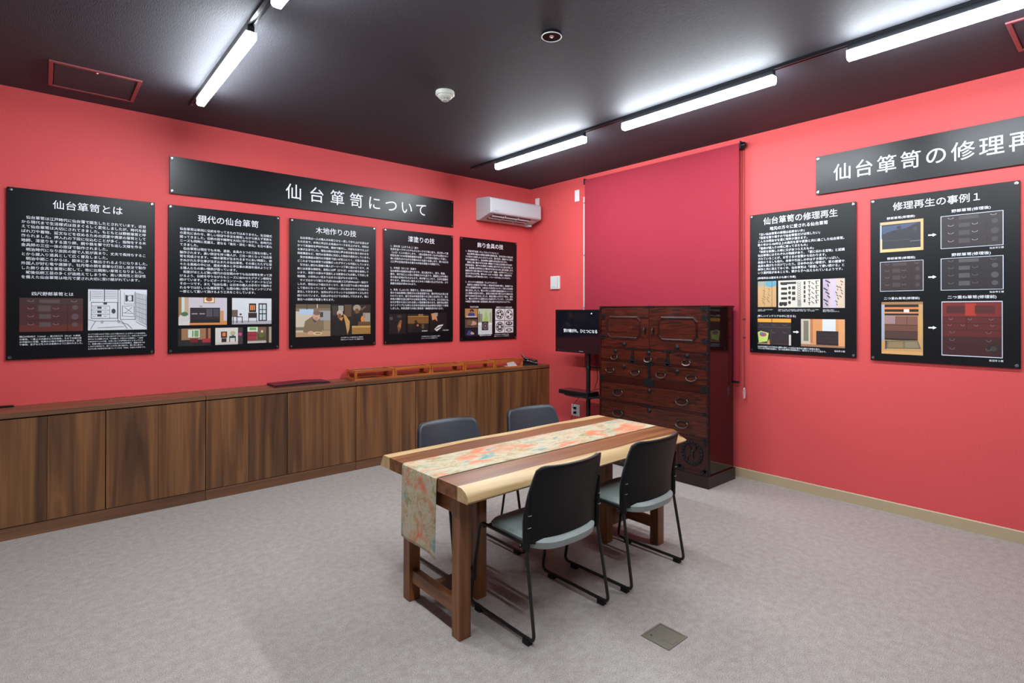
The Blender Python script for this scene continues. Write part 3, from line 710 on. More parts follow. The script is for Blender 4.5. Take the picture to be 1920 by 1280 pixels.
# ------------------------------------------------------------------ table
TZ = .70; tcx, tcy = -2.405, -2.885
table = empty('live_edge_table', (tcx, tcy, 0), label='live edge wooden table with pale sapwood borders on trestle legs', cat='table')
rnd = random.Random(3)
def wave(x, ph, a): return a*(math.sin(2.3*x+ph)+.6*math.sin(5.1*x+ph*2)+.35*math.sin(11*x+ph*3))
mb = MB(); nx = 36; xs = [-3.262+(1.712)*i/nx for i in range(nx+1)]; ring = None; per = 10
for i, x in enumerate(xs):
    t = i/nx
    e = 0.0
    if i == nx: e = .020
    if i == nx-1: e = .006
    f = -3.226+.018*t+wave(x, .4, .004)+e*2.2; b = -2.500+wave(x, 1.9, .006)-e*.6
    fl_ = -3.286+.022*t+wave(x, 2.7, .006)+e*.6; bl_ = -2.458+wave(x, .8, .005)-e*.4
    sec = [(f, TZ), (f-.030, TZ-.013), (f-.046, TZ-.030), (fl_-.002, TZ-.052), (fl_+.006, TZ-.062), (bl_-.008, TZ-.062), (bl_+.002, TZ-.054), ((b+bl_)/2+.003, TZ-.028), (b+.005, TZ-.006), (b, TZ)]
    mb.v += [(x, y, z) for y, z in sec]
for i in range(nx):
    for k in range(per):
        mb.f.append((i*per+k, i*per+(k+1) % per, (i+1)*per+(k+1) % per, (i+1)*per+k)); mb.m.append(0)
mb.f.append(tuple(range(per))); mb.m.append(0); mb.f.append(tuple(range(nx*per, nx*per+per))); mb.m.append(0)
mb.build('slab', M['slab'], table, smooth=True, bevel=.0)
ls = .062
def trestle(xo, xi, d):
    """outer pair of legs at xo, inner leg at xi; d: +1 when the inner leg lies towards +x"""
    for y in (-3.183, -2.735): MB().box(xo, y, 0, xo+ls, y+ls, TZ-.062).build('leg', M['leg_wood'], table, bevel=.002)
    MB().box(xi, -2.948, 0, xi+ls, -2.948+ls, TZ-.062).build('leg', M['leg_wood'], table, bevel=.002)
    MB().box(xo+.012, -3.121, .098, xo+ls-.012, -2.735, .158).build('stretcher', M['beam_wood'], table, bevel=.002)
    MB().box(xo+.008, -3.121, .555, xo+ls-.008, -2.735, TZ-.062).build('top_beam', M['beam_wood'], table, bevel=.002)
    a, b = (xo+ls-.012, xi) if d > 0 else (xi+ls, xo+.012)
    MB().box(a, -2.938, .098, b, -2.898, .158).build('stretcher', M['walnut_x'], table, bevel=.002)
    MB().box(a, -2.942, .575, b, -2.894, TZ-.062).build('top_beam', M['walnut_x'], table, bevel=.002)
trestle(-3.240, -2.975, 1)
trestle(-1.749, -1.968, -1)
# runner
r = empty('table_runner', (tcx, tcy, TZ), label='brocade table runner in cream, orange and turquoise hanging off the table end', cat='table runner')
xa, xb = -3.262, -1.549
def run(s):
    """length along the strip -> (x, z)"""
    h1, h2, L, rr = .345, .30, xb-xa, .012
    if s < h1: return xa-.006, TZ-.008-(h1-s)
    s -= h1
    if s < rr*1.57: a = s/rr; return xa+.006-.012*math.cos(a), TZ-.008+.0105*math.sin(a)
    s -= rr*1.57
    if s < L-.012: return xa+.006+s, TZ+.0025
    s -= L-.012
    if s < rr*1.57: a = s/rr; return xb-.006+.012*math.sin(a), TZ-.008+.0105*math.cos(a)
    s -= rr*1.57
    return xb+.006, TZ-.008-s
tot = .345+.30+(xb-xa)-.012+2*.012*1.57
def rfn(v, u):
    s = u*tot
    x, z = run(s)
    y = -2.712-.322*v
    if s < .345:
        k = (.345-s)/.345
        x -= .010*k*math.sin(v*5+.5)+.006*k; y += .016*k*v - .012*k*(1-v); z -= .026*k*v*v
    return (x, y, z)
MB().grid(rfn, 14, 170).build('cloth', M['brocade'], r, solid=.003, smooth=True)
def rfn2(v, u):
    k = u; z = TZ-.02-.322*u-.026*u*v*v; y = -2.716-.312*v+.022*k*v
    return (xa-.0075+.006*k+.0015-.004*k*math.sin(v*5+.5), y, z)
MB().grid(rfn2, 8, 12).build('lining', plain('cream_lining', lin((208, 196, 172)), .7), r, solid=.0015, smooth=True)

# ------------------------------------------------------------------ chairs
def make_chair(label):
    c = empty('stacking_chair', (0, 0, 0), label=label, cat='chair', group='four stacking chairs around the table')
    B_ = M['black_metal']
    def bend(path, rad=.03, n=5):
        out = [Vector(path[0])]
        for i in range(1, len(path)-1):
            p, q, s = Vector(path[i-1]), Vector(path[i]), Vector(path[i+1])
            a = q+(p-q).normalized()*rad; b = q+(s-q).normalized()*rad
            for k in range(n+1):
                t = k/n; out.append(a*(1-t)**2+q*2*t*(1-t)+b*t*t)
        return out+[Vector(path[-1])]
    for s in (-1, 1):
        X = .245*s
        p = bend([(X*.965, -.170, .52), (X*.965, -.172, .43), (X*1.015, -.242, .022), (X*1.015, .242, .022), (X*.98, .168, .434), (X*.97, -.175, .428)], .035)
        sf = MB().tube(p, .0082, 10).build('side_frame', B_, c, world=False, smooth=True)
        for y in (-.195, .165): MB().prism([(X*1.015-.014, 0), (X*1.015+.014, 0), (X*1.015+.011, .026), (X*1.015-.011, .026)], 'y', y-.022, y+.022).build('glide', M['black_plastic'], sf, world=False, bevel=.003)
    for y, z in ((.145, .415), (-.13, .405)):
        MB().tube([(-.24, y, z), (.24, y, z)], .0075, 8).build('cross_bar', B_, c, world=False, smooth=True)
    # seat pad: superellipse outline, dished, waterfall front
    def seat(u, v):
        a = 2*math.pi*u; e = .55
        ca, sa = math.cos(a), math.sin(a)
        ox = .222*math.copysign(abs(ca)**e, ca); oy = .212*math.copysign(abs(sa)**e, sa)
        # v: 0 centre top -> 1 centre bottom through the rim
        prof = [(0, .447), (.35, .447), (.7, .451), (.93, .452), (1.0, .438), (.97, .416), (.7, .405), (.3, .400), (0, .400)]
        t = v*(len(prof)-1); i = min(int(t), len(prof)-2); f = t-i
        k = prof[i][0]*(1-f)+prof[i+1][0]*f; z = prof[i][1]*(1-f)+prof[i+1][1]*f
        y = oy*k
        z -= .05*max(0, (y-.10)/.11)**2*.5
        z += -.010*max(0, (-y-.05)/.16)
        if y < -.1 and v > .5: z -= .010
        return (ox*k, y-.022-.02*max(0, -y/.2)*(1-(ox*k/.23)**2), z)
    MB().grid(seat, 40, 16).build('seat', M['seat_grey'], c, world=False, smooth=True)
    # back: curved shell and pad
    def edge(z): return -.158-.060*max(0, (z-.52)/.255)**1.5
    def back(u, v, off, shrink):
        t = v
        hw = .238*(1-.105*max(0, (t-.45)/.55)**1.7-.02*max(0, (.3-t)/.3))-shrink
        x = 2*u-1
        ch = max(0, abs(x)-.84)/.16
        top = .782-.020*ch**2-shrink*.6; bot = .414+.012*x*x+shrink
        z = bot+(top-bot)*t
        y = edge(z) - .062*(1-abs(x)**2.4) + off
        return (x*hw, y, z)
    MB().grid(lambda u, v: back(u, v, -.004, 0), 26, 18).build('back_shell', M['black_plastic'], c, world=False, smooth=True, solid=.008)
    MB().grid(lambda u, v: back(u, v, .007, .006), 26, 18).build('back_pad', M['slate'], c, world=False, smooth=True, solid=.014)
    for s in (-1, 1):
        def bracket(u, v):
            z = .400+.25*v; k = 1-.75*max(0, (v-.5)/.5)**1.5
            a = 2*math.pi*u
            return (s*.234+.013*k*math.cos(a), edge(z)-.012+.022*k*math.sin(a), z)
        mb = MB().grid(bracket, 12, 10)
        mb.add([bracket(k/12, 0) for k in range(12)], [tuple(range(12))]); mb.add([bracket(k/12, 1) for k in range(12)], [tuple(range(12))])
        bb = mb.build('back_bracket', M['black_plastic'], c, world=False, smooth=True)
        for z in (.505, .56): MB().box(s*.234-.008, edge(z)-.0345, z-.0018, s*.234+.010, edge(z)-.0295, z+.0018).build('clip_mark', M['steel'], bb, world=False)
    return c
first = make_chair('black-backed chair at the near table end, pale seat, closest to the viewer')
spots = [(-2.773, -3.197, 0, None), (-2.097, -3.195, R(1.2), 'black-backed chair in front of the chest on the near table side'),
         (-2.722, -2.507, math.pi, 'slate-padded chair behind the table, nearer the left end'), (-2.035, -2.510, math.pi-R(3.5), 'slate-padded chair behind the table, nearer the television')]
for i, (x, y, a, l) in enumerate(spots):
    o = first if i == 0 else copy_tree(first)
    o.location = (x, y, 0); o.rotation_euler = (0, 0, a)
    if l: o['label'] = l

# ------------------------------------------------------------------ floor box
r = empty('floor_box', (-2.526, -3.766, 0), label='square metal floor outlet box set in the floor at front', cat='floor box')
fx0, fx1, fy0, fy1 = -2.600, -2.452, -3.842, -3.692
t = .010
for a in ((fx0, fy0, fx1, fy0+t), (fx0, fy1-t, fx1, fy1), (fx0, fy0+t, fx0+t, fy1-t), (fx1-t, fy0+t, fx1, fy1-t)):
    MB().box(a[0], a[1], -.002, a[2], a[3], .004).build('rim', M['bronze'], r, bevel=.0012)
MB().box(fx0+t+.001, fy0+t+.001, -.002, fx1-t-.001, fy1-t-.001, .0025).build('lid', M['bronze'], r)
MB().box(fx0+.045, fy0+.012, .0024, fx1-.060, fy0+.070, .0036).build('cable_flap', M['bronze'], r, bevel=.0006)
MB().lathe([(.0001, .0045), (.004, .0042), (.005, .0025)], (fx0+.035, fy1-.032, 0), n=14).build('screw', M['chrome'], r, smooth=True)

# ------------------------------------------------------------------ wall panels
PW, PH = .841, 1.189
def text(body, x, y, size, parent, name, align='LEFT', z=.0178, off=0.0, m=None, spacing=1.0, line=1.0, width=None):
    c = bpy.data.curves.new(name, 'FONT'); c.body = body; c.size = size; c.resolution_u = 5 if size > .03 else 2; c.offset = min(off, .004)*size
    c.align_x = align; c.space_character = spacing; c.space_line = line
    o = bpy.data.objects.new('tmp_text', c); col.objects.link(o)
    bpy.context.view_layer.update()
    me = bpy.data.meshes.new_from_object(o.evaluated_get(bpy.context.evaluated_depsgraph_get()))
    bpy.data.objects.remove(o); bpy.data.curves.remove(c)
    k = 1.0
    if width and len(me.vertices):
        q = [v.co.x for v in me.vertices]; k = width/(max(q)-min(q))
    for v in me.vertices: v.co = (v.co.x*k+x, v.co.y+y, z)
    me.materials.clear(); me.materials.append(m or M['ink'])
    me.name = name
    ob = bpy.data.objects.new(name, me); col.objects.link(ob); ob.parent = parent
    return ob

def panel(name, wall, a, z0, W_, H_, label, cat='information panel', group='black information panels on the walls'):
    """a: position along the wall of the panel's left edge"""
    if wall == 'L': r = empty(name, (a, 0, z0), (R(90), 0, 0), label, cat, group)
    else: r = empty(name, (0, a, z0), (R(90), 0, R(-90)), label, cat, group)
    MB().box(0, 0, .0125, W_, H_, .0175).build('board', M['board'], r, world=False, bevel=.0008, seg=1)
    for x in (.018, W_-.018):
        for y in (.018, H_-.018):
            MB().lathe([(.007, 0), (.007, .0176), (.0105, .0176), (.0115, .020), (.0105, .0235), (.0001, .0245)], (x, y, .0002), n=16).build('standoff_screw', M['standoff'], r, world=False, smooth=True)
    return r

def ell(cx, cy, rx, ry, n=18, a0=0, a1=360):
    return [(cx+rx*math.cos(R(a0+(a1-a0)*i/n)), cy+ry*math.sin(R(a0+(a1-a0)*i/n))) for i in range(n)]
def rc(x0, y0, x1, y1): return [(x0, y0), (x1, y0), (x1, y1), (x0, y1)]
def ring(cx, cy, rx, ry, t, n=20):
    """ring as quads"""
    out = []
    for i in range(n):
        a, b = R(360*i/n), R(360*(i+1)/n)
        out.append([(cx+rx*math.cos(a), cy+ry*math.sin(a)), (cx+rx*math.cos(b), cy+ry*math.sin(b)), (cx+(rx-t)*math.cos(b), cy+(ry-t)*math.sin(b)), (cx+(rx-t)*math.cos(a), cy+(ry-t)*math.sin(a))])
    return out
def ln(x0, y0, x1, y1, t=.008):
    dx, dy = x1-x0, y1-y0; L = math.hypot(dx, dy) or 1; nx_, ny_ = -dy/L*t/2, dx/L*t/2
    return [(x0+nx_, y0+ny_), (x1+nx_, y1+ny_), (x1-nx_, y1-ny_), (x0-nx_, y0-ny_)]
def pic(parent, W_, H_, u0, v0, u1, v1, bg, shapes, name='printed_photo'):
    """flat print: coloured polygons (x right, y down, 0..1) inside a rectangle of the board"""
    mb = MB(); cols = []
    def put(poly, z):
        P = []
        for x, y in poly:
            x = min(1, max(0, x)); y = min(1, max(0, y))
            P.append(((u0+(u1-u0)*x)*W_, (1-(v0+(v1-v0)*y))*H_, z))
        ar = sum(P[i][0]*P[(i+1) % len(P)][1]-P[(i+1) % len(P)][0]*P[i][1] for i in range(len(P)))
        if ar < 0: P = P[::-1]
        mb.add(P, [tuple(range(len(P)))])
    put(rc(0, 0, 1, 1), .01765); cols.append(lin(bg))
    z = .01770
    for poly, c_ in shapes:
        if poly and isinstance(poly[0], list):
            for q in poly: put(q, z); cols.append(lin(c_))
        else: put(poly, z); cols.append(lin(c_))
        z += .00003
    return mb.build(name, M['print'], parent, world=False, colors=cols)

def T_(p, s, u, v, wu, W_=PW, H_=PH, name='title_text', off=.010, spacing=1.0):
    """one line centred at (u, v), wu of the board wide"""
    n = len(s); size = wu*W_/n/spacing if n else .01
    o = text(s, u*W_, (1-v)*H_-size*.38, size, p, name, 'CENTER', off=off, spacing=1.0, width=wu*W_)
    return o
def body(p, lines, u0, u1, v0, v1, cols_, W_=PW, H_=PH, name='body_text', off=.014):
    size = (u1-u0)*W_/cols_
    step = (v1-v0)*H_/(len(lines)-1) if len(lines) > 1 else size
    o = text('\n'.join(lines), u0*W_, (1-v0)*H_-size*.38, size, p, name, off=off, line=step/size)
    return tag(o, kind='stuff')

BLK = (18, 14, 16)
# ---- chest-like print helpers
def handles(xs_, ys_, w_, c_=(150, 140, 138), t=.012):
    out = []
    for y in ys_:
        for x in xs_:
            out.append(([[(x+w_*math.cos(R(a)), y+w_*.9*math.sin(R(a))), (x+w_*math.cos(R(a+30)), y+w_*.9*math.sin(R(a+30))), (x+(w_-t)*math.cos(R(a+30)), y+(w_-t)*.9*math.sin(R(a+30))), (x+(w_-t)*math.cos(R(a)), y+(w_-t)*.9*math.sin(R(a)))] for a in range(0, 180, 30)], c_))
    return out
def chest_print(base, line_c, plate, hc):
    s = [(rc(0, y-.006, 1, y+.006), line_c) for y in (.2, .42, .66)]
    s += [(rc(.74, .2, .752, 1), line_c)]
    s += [(rc(.30, .05, .62, .15), plate), (rc(.30, .26, .48, .38), plate), (rc(.30, .48, .48, .62), plate), (rc(.30, .72, .48, .86), plate)]
    s += [(ell(.87, .28, .05, .07), plate), (ell(.87, .56, .06, .09), plate), (ell(.87, .80, .05, .07), plate)]
    s += handles((.17, .56), (.29, .52, .76), .05, hc) + handles((.17, .85), (.07,), .05, hc)
    return s

# ================= left wall panels
p = panel('information_panel', 'L', -4.8085, 1.134, PW, PH, 'leftmost black text panel on left wall with a line drawing at lower right')
T_(p, '仙台箪笥とは', .52, .077, .475)
body(p, ['　仙台箪笥は江戸時代に仙台藩で誕生したとされています。近世', 'から現代まで生活様式は目まぐるしく変化しましたが、時代を超', 'えて仙台箪笥は大切にされてきました。もともとは野郎箪笥と呼',
         'ばれ刀や着物、証文などを収めるための武家や商家の箪笥として', '作られました。押入れの下段に仕込むことが多く、指物をする木', '地師、漆塗りをする塗り師、銅や鉄を鏨で打ち出し文様を作る', '金具師の三位一体の技術で製作されました。',
         '　明治時代になり庶民の間で人気が高まり、丈夫で長持ちするこ', 'とから嫁入り道具として広く普及しました。', '　明治中期ころからは、欧米に多く輸出されるようになりました。', '外国人が好む竜や唐獅子、牡丹等の柄を豪華な打出し技法で製作', 'した飾り金具を箪笥に配して、他に比類無い箪笥となりました。',
         '　戦後伝統工芸の多くが途絶えてしまう中、高い実用性と芸術性', 'を備えた仙台箪笥は地元で愛され大切に受け継がれています。'], .086, .932, .167, .517, 29)
T_(p, '四尺野郎箪笥とは', .285, .615, .265, name='subtitle_text', off=.014)
pic(p, PW, PH, .078, .640, .482, .840, (72, 30, 32), [(rc(0, 0, 1, .19), (64, 38, 38)), (rc(0, .8, 1, 1), (92, 36, 26)), (rc(.28, .2, .48, .42), (74, 62, 62))]+chest_print(0, (40, 20, 22), (86, 70, 70), (140, 120, 120)))
K = (60, 62, 70)
sh = [(rc(.0, .0, .53, .02), K), (rc(.03, .05, .04, .3), K), (rc(.26, .02, .275, .30), K), (rc(.49, .02, .50, .78), K), (rc(.53, .02, .54, .75), K), (rc(.54, .74, .80, .752), K), (rc(.79, .05, .80, .76), K)]
sh += [(rc(.05, y, .25, y+.008), K) for y in (.06, .10, .14, .18, .22)] + [(rc(.28, y, .48, y+.008), K) for y in (.06, .10, .14, .18, .22)]
sh += [(rc(.05, .32, .49, .332), K), (rc(.05, .71, .49, .722), K), (rc(.05, .32, .058, .72), K), (rc(.482, .32, .49, .72), K), (rc(.35, .40, .355, .71), K)] + [(rc(.05, y, .35, y+.008), K) for y in (.41, .51, .61)]
sh += handles((.10, .28), (.45, .55, .65), .025, K, .008) + [(ell(.42, .54, .035, .06), K), (rc(.15, .43, .22, .48), K), (rc(.15, .53, .22, .58), K), (rc(.15, .62, .22, .67), K), (rc(.25, .33, .31, .38), K)]
sh += [(ring(.70, .22, .05, .08, .012), K), (rc(.60, .08, .605, .36), K), (rc(.78, .08, .785, .36), K), (rc(.60, .36, .78, .368), K), (rc(.62, .14, .66, .30), K), (rc(.73, .14, .76, .30), K)]
sh += [(ln(.58, .42, .76, .40), K), (ln(.60, .44, .74, .58), K), (ln(.58, .58, .76, .60), K), (ln(.74, .44, .62, .58), K), (ln(.57, .40, .57, .66), K), (ln(.77, .40, .77, .66), K), (ln(.56, .66, .80, .68), K)]
sh += [([ln(.82+.025*i, .08+.012*i, .82+.025*i, .74+.025*i, .006) for i in range(8)], K), ([ln(.81, .10+.11*i, 1.0, .14+.125*i, .006) for i in range(7)], K)]
sh += [(ln(0, .74, .12, .78), K), (ln(.12, .78, .56, .78), K), (ln(.56, .78, .66, .98), K), (ln(.12, .78, .04, .98), K), (ln(.16, .94, .60, .92), K), (ln(.54, .82, .66, .86), K), (ln(.66, .86, .74, .98), K), (ring(.23, .80, .02, .03, .008), K), (ring(.51, .80, .02, .03, .008), K), (ln(.80, .80, 1, .95), K)]
pic(p, PW, PH, .516, .578, .940, .838, (214, 216, 222), sh, 'printed_drawing')
body(p, ['間口が約四尺（120㎝）、高さ約三尺（90㎝）の典型', 'の箪笥。一番上の大抽斗に刀を納め、その下左側三杯', 'の中抽斗に衣服、右側の小抽斗や開き戸の中は、証文', 'や着物、金子などを入れる金庫のように使われました。'], .078, .482, .868, .914, 24.5, name='caption_text')
body(p, ['かつては押入れの下段に入れて使われることが多かった仙台箪笥。', '時間から押入れの寸法に合わせて作られました。伝統と比べてはが', '昔のように座敷される「ひな飾り」が見られる程度に、一般時', 'の古はおちゃんの様、を思い出こす世界男のひととなっていま', 'す。熟練の職人の手仕事から生まれた仙台箪笥は、感触を移り返',
         'しながら何代かす。使へと大切に受け継がれ、使い手に育られ', 'ながら長い年月を共に過ごしてくれる「家具」を超えた存在です。'], .516, .940, .862, .953, 30, name='caption_text')

p = panel('information_panel', 'L', -3.880, 1.132, PW, PH, 'black text panel with five furniture photos, second from left')
T_(p, '現代の仙台箪笥', .52, .076, .55)
body(p, ['仙台箪笥は単純に伝統を守ってきたのではありません。生活様式', 'の変化に合わせ、新しい技術や手法を開発しながら絶えず革新を', '図ってきました。伝統の技や精神を大切に守りながら、各時代の', 'ニーズも同時に見据え、更なる「進化・深化・新化」を日々重ね', 'てきました。',
         '　仙台箪笥は現在でも木地、塗装、金具の３つの工程を分業して', '製作されます。高い技術を持つ職人が、三位一体となって仙台箪', '笥を完成させます。一棹の箪笥が生まれるまでに永い時間と、磨', 'きぬかれた手仕事が注ぎ込まれる仙台箪笥。その凛とたたずむ堂', '々たる風格の中には、歴史の重みと手仕事の真価を極めようとす', 'る職人たちの熱い情熱が宿っています。',
         '　和室がほとんど無い現代の住空間の中でも仙台箪笥を使って頂', 'けるよう、伝統を守りながらもニーズに合わせたデザイン開発を', '続けています。テレビボードやコンソール、サイドボードなどは', 'その一つです。また「仙台仏壇」は日本の職人の手作りで製作さ', 'れる今では珍しい仏壇箪笥で、仏間の無い住宅でもインテリアの', '一部として置いて頂けるよう工夫をこらしています。'], .093, .925, .155, .581, 29)
pic(p, PW, PH, .085, .622, .500, .813, (196, 186, 196), [(rc(0, 0, .06, .7), (150, 110, 70)), (rc(.06, 0, .12, .6), (200, 206, 200)), (rc(.12, 0, .20, .65), (186, 160, 130)), (rc(.50, 0, .74, .20), (170, 120, 60)), (rc(.52, 0, .72, .17), (226, 214, 190)), (ell(.62, .06, .07, .08), (150, 84, 50)),
    (rc(0, .85, 1, 1), (206, 130, 64)), (rc(0, .80, .22, 1), (206, 200, 196)), (rc(.02, .64, .20, .85), (200, 196, 190)), (ell(.12, .6, .07, .08), (70, 110, 66)), (rc(.84, .48, .93, .88), (196, 140, 90)), (rc(.23, .37, .85, .92), (26, 20, 26)), (rc(.25, .41, .54, .70), (40, 30, 38)), (rc(.56, .41, .69, .70), (74, 70, 76)), (rc(.71, .41, .83, .70), (66, 62, 70)), (rc(.26, .57, .38, .61), (150, 140, 140)), (rc(.42, .57, .53, .61), (150, 140, 140)), (rc(.25, .74, .83, .755), (70, 50, 50)), (ell(.45, .33, .03, .05), (150, 160, 160))])
pic(p, PW, PH, .546, .622, .922, .812, (206, 208, 212), [(rc(0, .86, 1, 1), (168, 166, 170)), (rc(.0, .45, .14, .72), (100, 84, 74)), (rc(.10, .70, .26, .73), (50, 40, 40)), (rc(.11, .7, .13, .95), (40, 34, 34)), (rc(.24, .7, .26, .95), (40, 34, 34)), (rc(.02, .72, .04, .98), (60, 50, 50)), (rc(.42, .2, .60, .54), (40, 26, 24)), (rc(.45, .26, .57, .46), (226, 130, 60)), (rc(.485, .24, .50, .5), (50, 30, 20)), (rc(.53, .24, .545, .5), (50, 30, 20)), (rc(.40, .56, .62, .76), (44, 28, 28)), (rc(.40, .76, .415, .92), (44, 28, 28)), (rc(.605, .76, .62, .92), (44, 28, 28)),
    (rc(.66, .19, .88, .88), (36, 28, 30)), (rc(.69, .24, .75, .84), (190, 200, 204)), (rc(.77, .24, .85, .84), (190, 200, 204)), (rc(.67, .42, .87, .45), (36, 28, 30)), (rc(.67, .58, .87, .62), (36, 28, 30)), (ell(.21, .62, .03, .04), (90, 70, 60))])
pic(p, PW, PH, .082, .836, .356, .956, (150, 108, 76), [(rc(0, .65, 1, 1), (34, 28, 28)), (rc(.30, .06, .66, .52), (200, 212, 200)), (rc(.42, .12, .62, .48), (110, 150, 100)), (rc(.47, .06, .49, .52), (225, 225, 220)), (rc(0, .0, .1, 1), (30, 22, 22)), (rc(.36, .58, .60, .80), (110, 24, 34)), (rc(.85, 0, .92, .6), (90, 24, 30)), (rc(.74, .60, 1, .82), (160, 40, 50))])
pic(p, PW, PH, .397, .835, .646, .955, (206, 200, 192), [(rc(.82, 0, 1, 1), (60, 50, 52)), (rc(.20, .22, .42, .6), (54, 30, 26)), (rc(.25, .28, .37, .5), (210, 120, 60)), (rc(.22, .62, .40, .88), (48, 28, 28)), (rc(.50, .50, .74, .62), (40, 44, 70)), (rc(.50, .50, .53, .85), (40, 44, 70)), (rc(.71, .50, .74, .85), (40, 44, 70)), (ell(.63, .33, .10, .13), (170, 176, 120)), (rc(.60, .44, .67, .52), (70, 70, 80)), (ell(.90, .4, .07, .10), (190, 60, 130)), (rc(0, .85, .82, 1), (196, 186, 176))])
pic(p, PW, PH, .690, .833, .922, .952, (110, 84, 66), [(rc(0, 0, .42, .3), (200, 216, 196)), (rc(.08, .04, .36, .2), (110, 160, 80)), (rc(0, .28, .36, .82), (150, 44, 60)), (rc(0, .48, .38, .54), (120, 30, 44)), (rc(0, .86, .8, 1), (176, 170, 164)), (rc(.42, .4, .74, .80), (70, 70, 34)), (ell(.58, .52, .12, .14), (96, 92, 44)), (rc(.78, 0, .88, 1), (40, 32, 30)), (rc(.90, 0, 1, 1), (166, 150, 130)), (ell(.60, .28, .05, .08), (210, 190, 150))])

p = panel('information_panel', 'L', -2.954, 1.129, PW, PH, 'black text panel with three workshop photos, third from left')
T_(p, '木地作りの技', .52, .073, .47)
body(p, ['　仙台箪笥は一人の職人が木取りから一貫して作り上げる昔なが', 'らの方法で、木地と呼ばれる家具のベースを仕上げます。材料は', 'かつて表面材を欅材や杉材、栗材で製作し、内部を杉材で仕上げ', 'る事が主流でした。現在は桐の芯材に欅の突き板を貼り合わせる', '突板構造など、現代の住環境に対応した独自の進化をしています。',
         '　突き板構造は現代の冷暖房で狂いが生じにくく、大型の家具な', 'どこれまで仙台箪笥では困難だったデザインも可能にしています。', '　引き出し部分も熟練の職人が一つ一つ丁寧に組み立てます。内', '部には良質な桐材を、前板には欅（けやき）の突き板を使用して', 'います。漆塗りの厚みや湿度による膨張なども計算して引出しを', '微調整、小気味よい収まりはまさに匠がなせる技です。',
         '　サイズはかつて間口４尺(約120㎝)高さ三尺(約90㎝)が一般的で', 'したが、現在はより幅は大きくなり、高さは窓下の高さ等を重視', 'して低めになっています。時代のニーズに合わせサイズは刻々と', '変化して行きます。当然ながらクラッシクな伝統的サイズも作り', '続けられています。伝統は守るだけでは衰退して行きます。常に', '進化への挑戦が重要と考えます。'], .085, .925, .143, .622, 29.5)
skin = (196, 150, 128)
pic(p, PW, PH, .070, .660, .452, .915, (120, 104, 84), [(rc(0, .22, .5, .7), (196, 184, 164)), (rc(.10, .15, .5, .32), (170, 190, 214)), (rc(.55, .2, 1, .5), (150, 150, 150)), (rc(.62, .24, .78, .4), (60, 54, 50)), (rc(.8, .5, 1, .8), (150, 130, 100)), (rc(0, 0, 1, .12), (96, 80, 60)), (rc(.3, 0, .33, .16), (60, 50, 40)), (rc(.6, 0, .62, .12), (220, 214, 200)), (rc(0, .82, 1, 1), (170, 140, 104)), (rc(.0, .8, .3, .86), (200, 180, 150)),
    ([(.20, .85), (.26, .52), (.48, .36), (.66, .40), (.76, .62), (.74, .86), (.5, .92)], (122, 104, 76)), ([(.46, .38), (.60, .42), (.56, .56), (.50, .54)], (70, 62, 60)), (ell(.58, .36, .11, .14), skin), (ell(.60, .27, .11, .07), (120, 90, 76)), (ell(.57, .44, .06, .05), (180, 130, 110)), (ell(.42, .88, .09, .06), skin), (ell(.62, .90, .13, .05), (220, 196, 150)), (ell(.63, .90, .09, .03), (150, 120, 84))])
pic(p, PW, PH, .462, .660, .698, .912, (24, 16, 14), [(rc(.05, .05, .3, .35), (60, 50, 44)), (rc(.34, .04, .60, .22), (150, 150, 136)), (rc(.66, 0, 1, .4), (84, 60, 40)), (ell(.42, .28, .15, .10), (176, 166, 150)), (ell(.40, .38, .10, .09), (120, 76, 50)), ([(.28, .55), (.40, .44), (.60, .40), (.52, .52)], (196, 120, 64)), ([(.58, .30), (.72, .36), (.92, .56), (.90, .78), (.80, .98), (.70, .62)], (184, 140, 80)), ([(.10, 1), (.10, .62), (.32, .42), (.5, .54), (.56, 1)], (18, 14, 14))])
pic(p, PW, PH, .700, .660, .935, .905, (40, 28, 20), [(ell(.28, .12, .20, .12), (150, 140, 120)), (ell(.28, .22, .12, .09), (110, 72, 48)), (rc(.60, .28, .98, .62), (150, 144, 130)), (rc(.66, .3, .68, .62), (60, 50, 44)), ([(.02, .72), (.10, .34), (.42, .30), (.60, .66)], (20, 16, 18)), (ell(.58, .50, .10, .12), (200, 120, 56)), (ln(.5, .18, .72, .06, .05), (110, 90, 70)), (rc(.02, .72, 1, 1), (150, 108, 52)), (rc(.02, .72, 1, .78), (190, 146, 80)), (rc(.34, .58, 1, .72), (96, 66, 36))])
body(p, ['スマホ等でコードを読み取ると木地作り', 'の技のショートムービーをご覧頂けます。'], .57, .86, .930, .947, 19, name='caption_text')

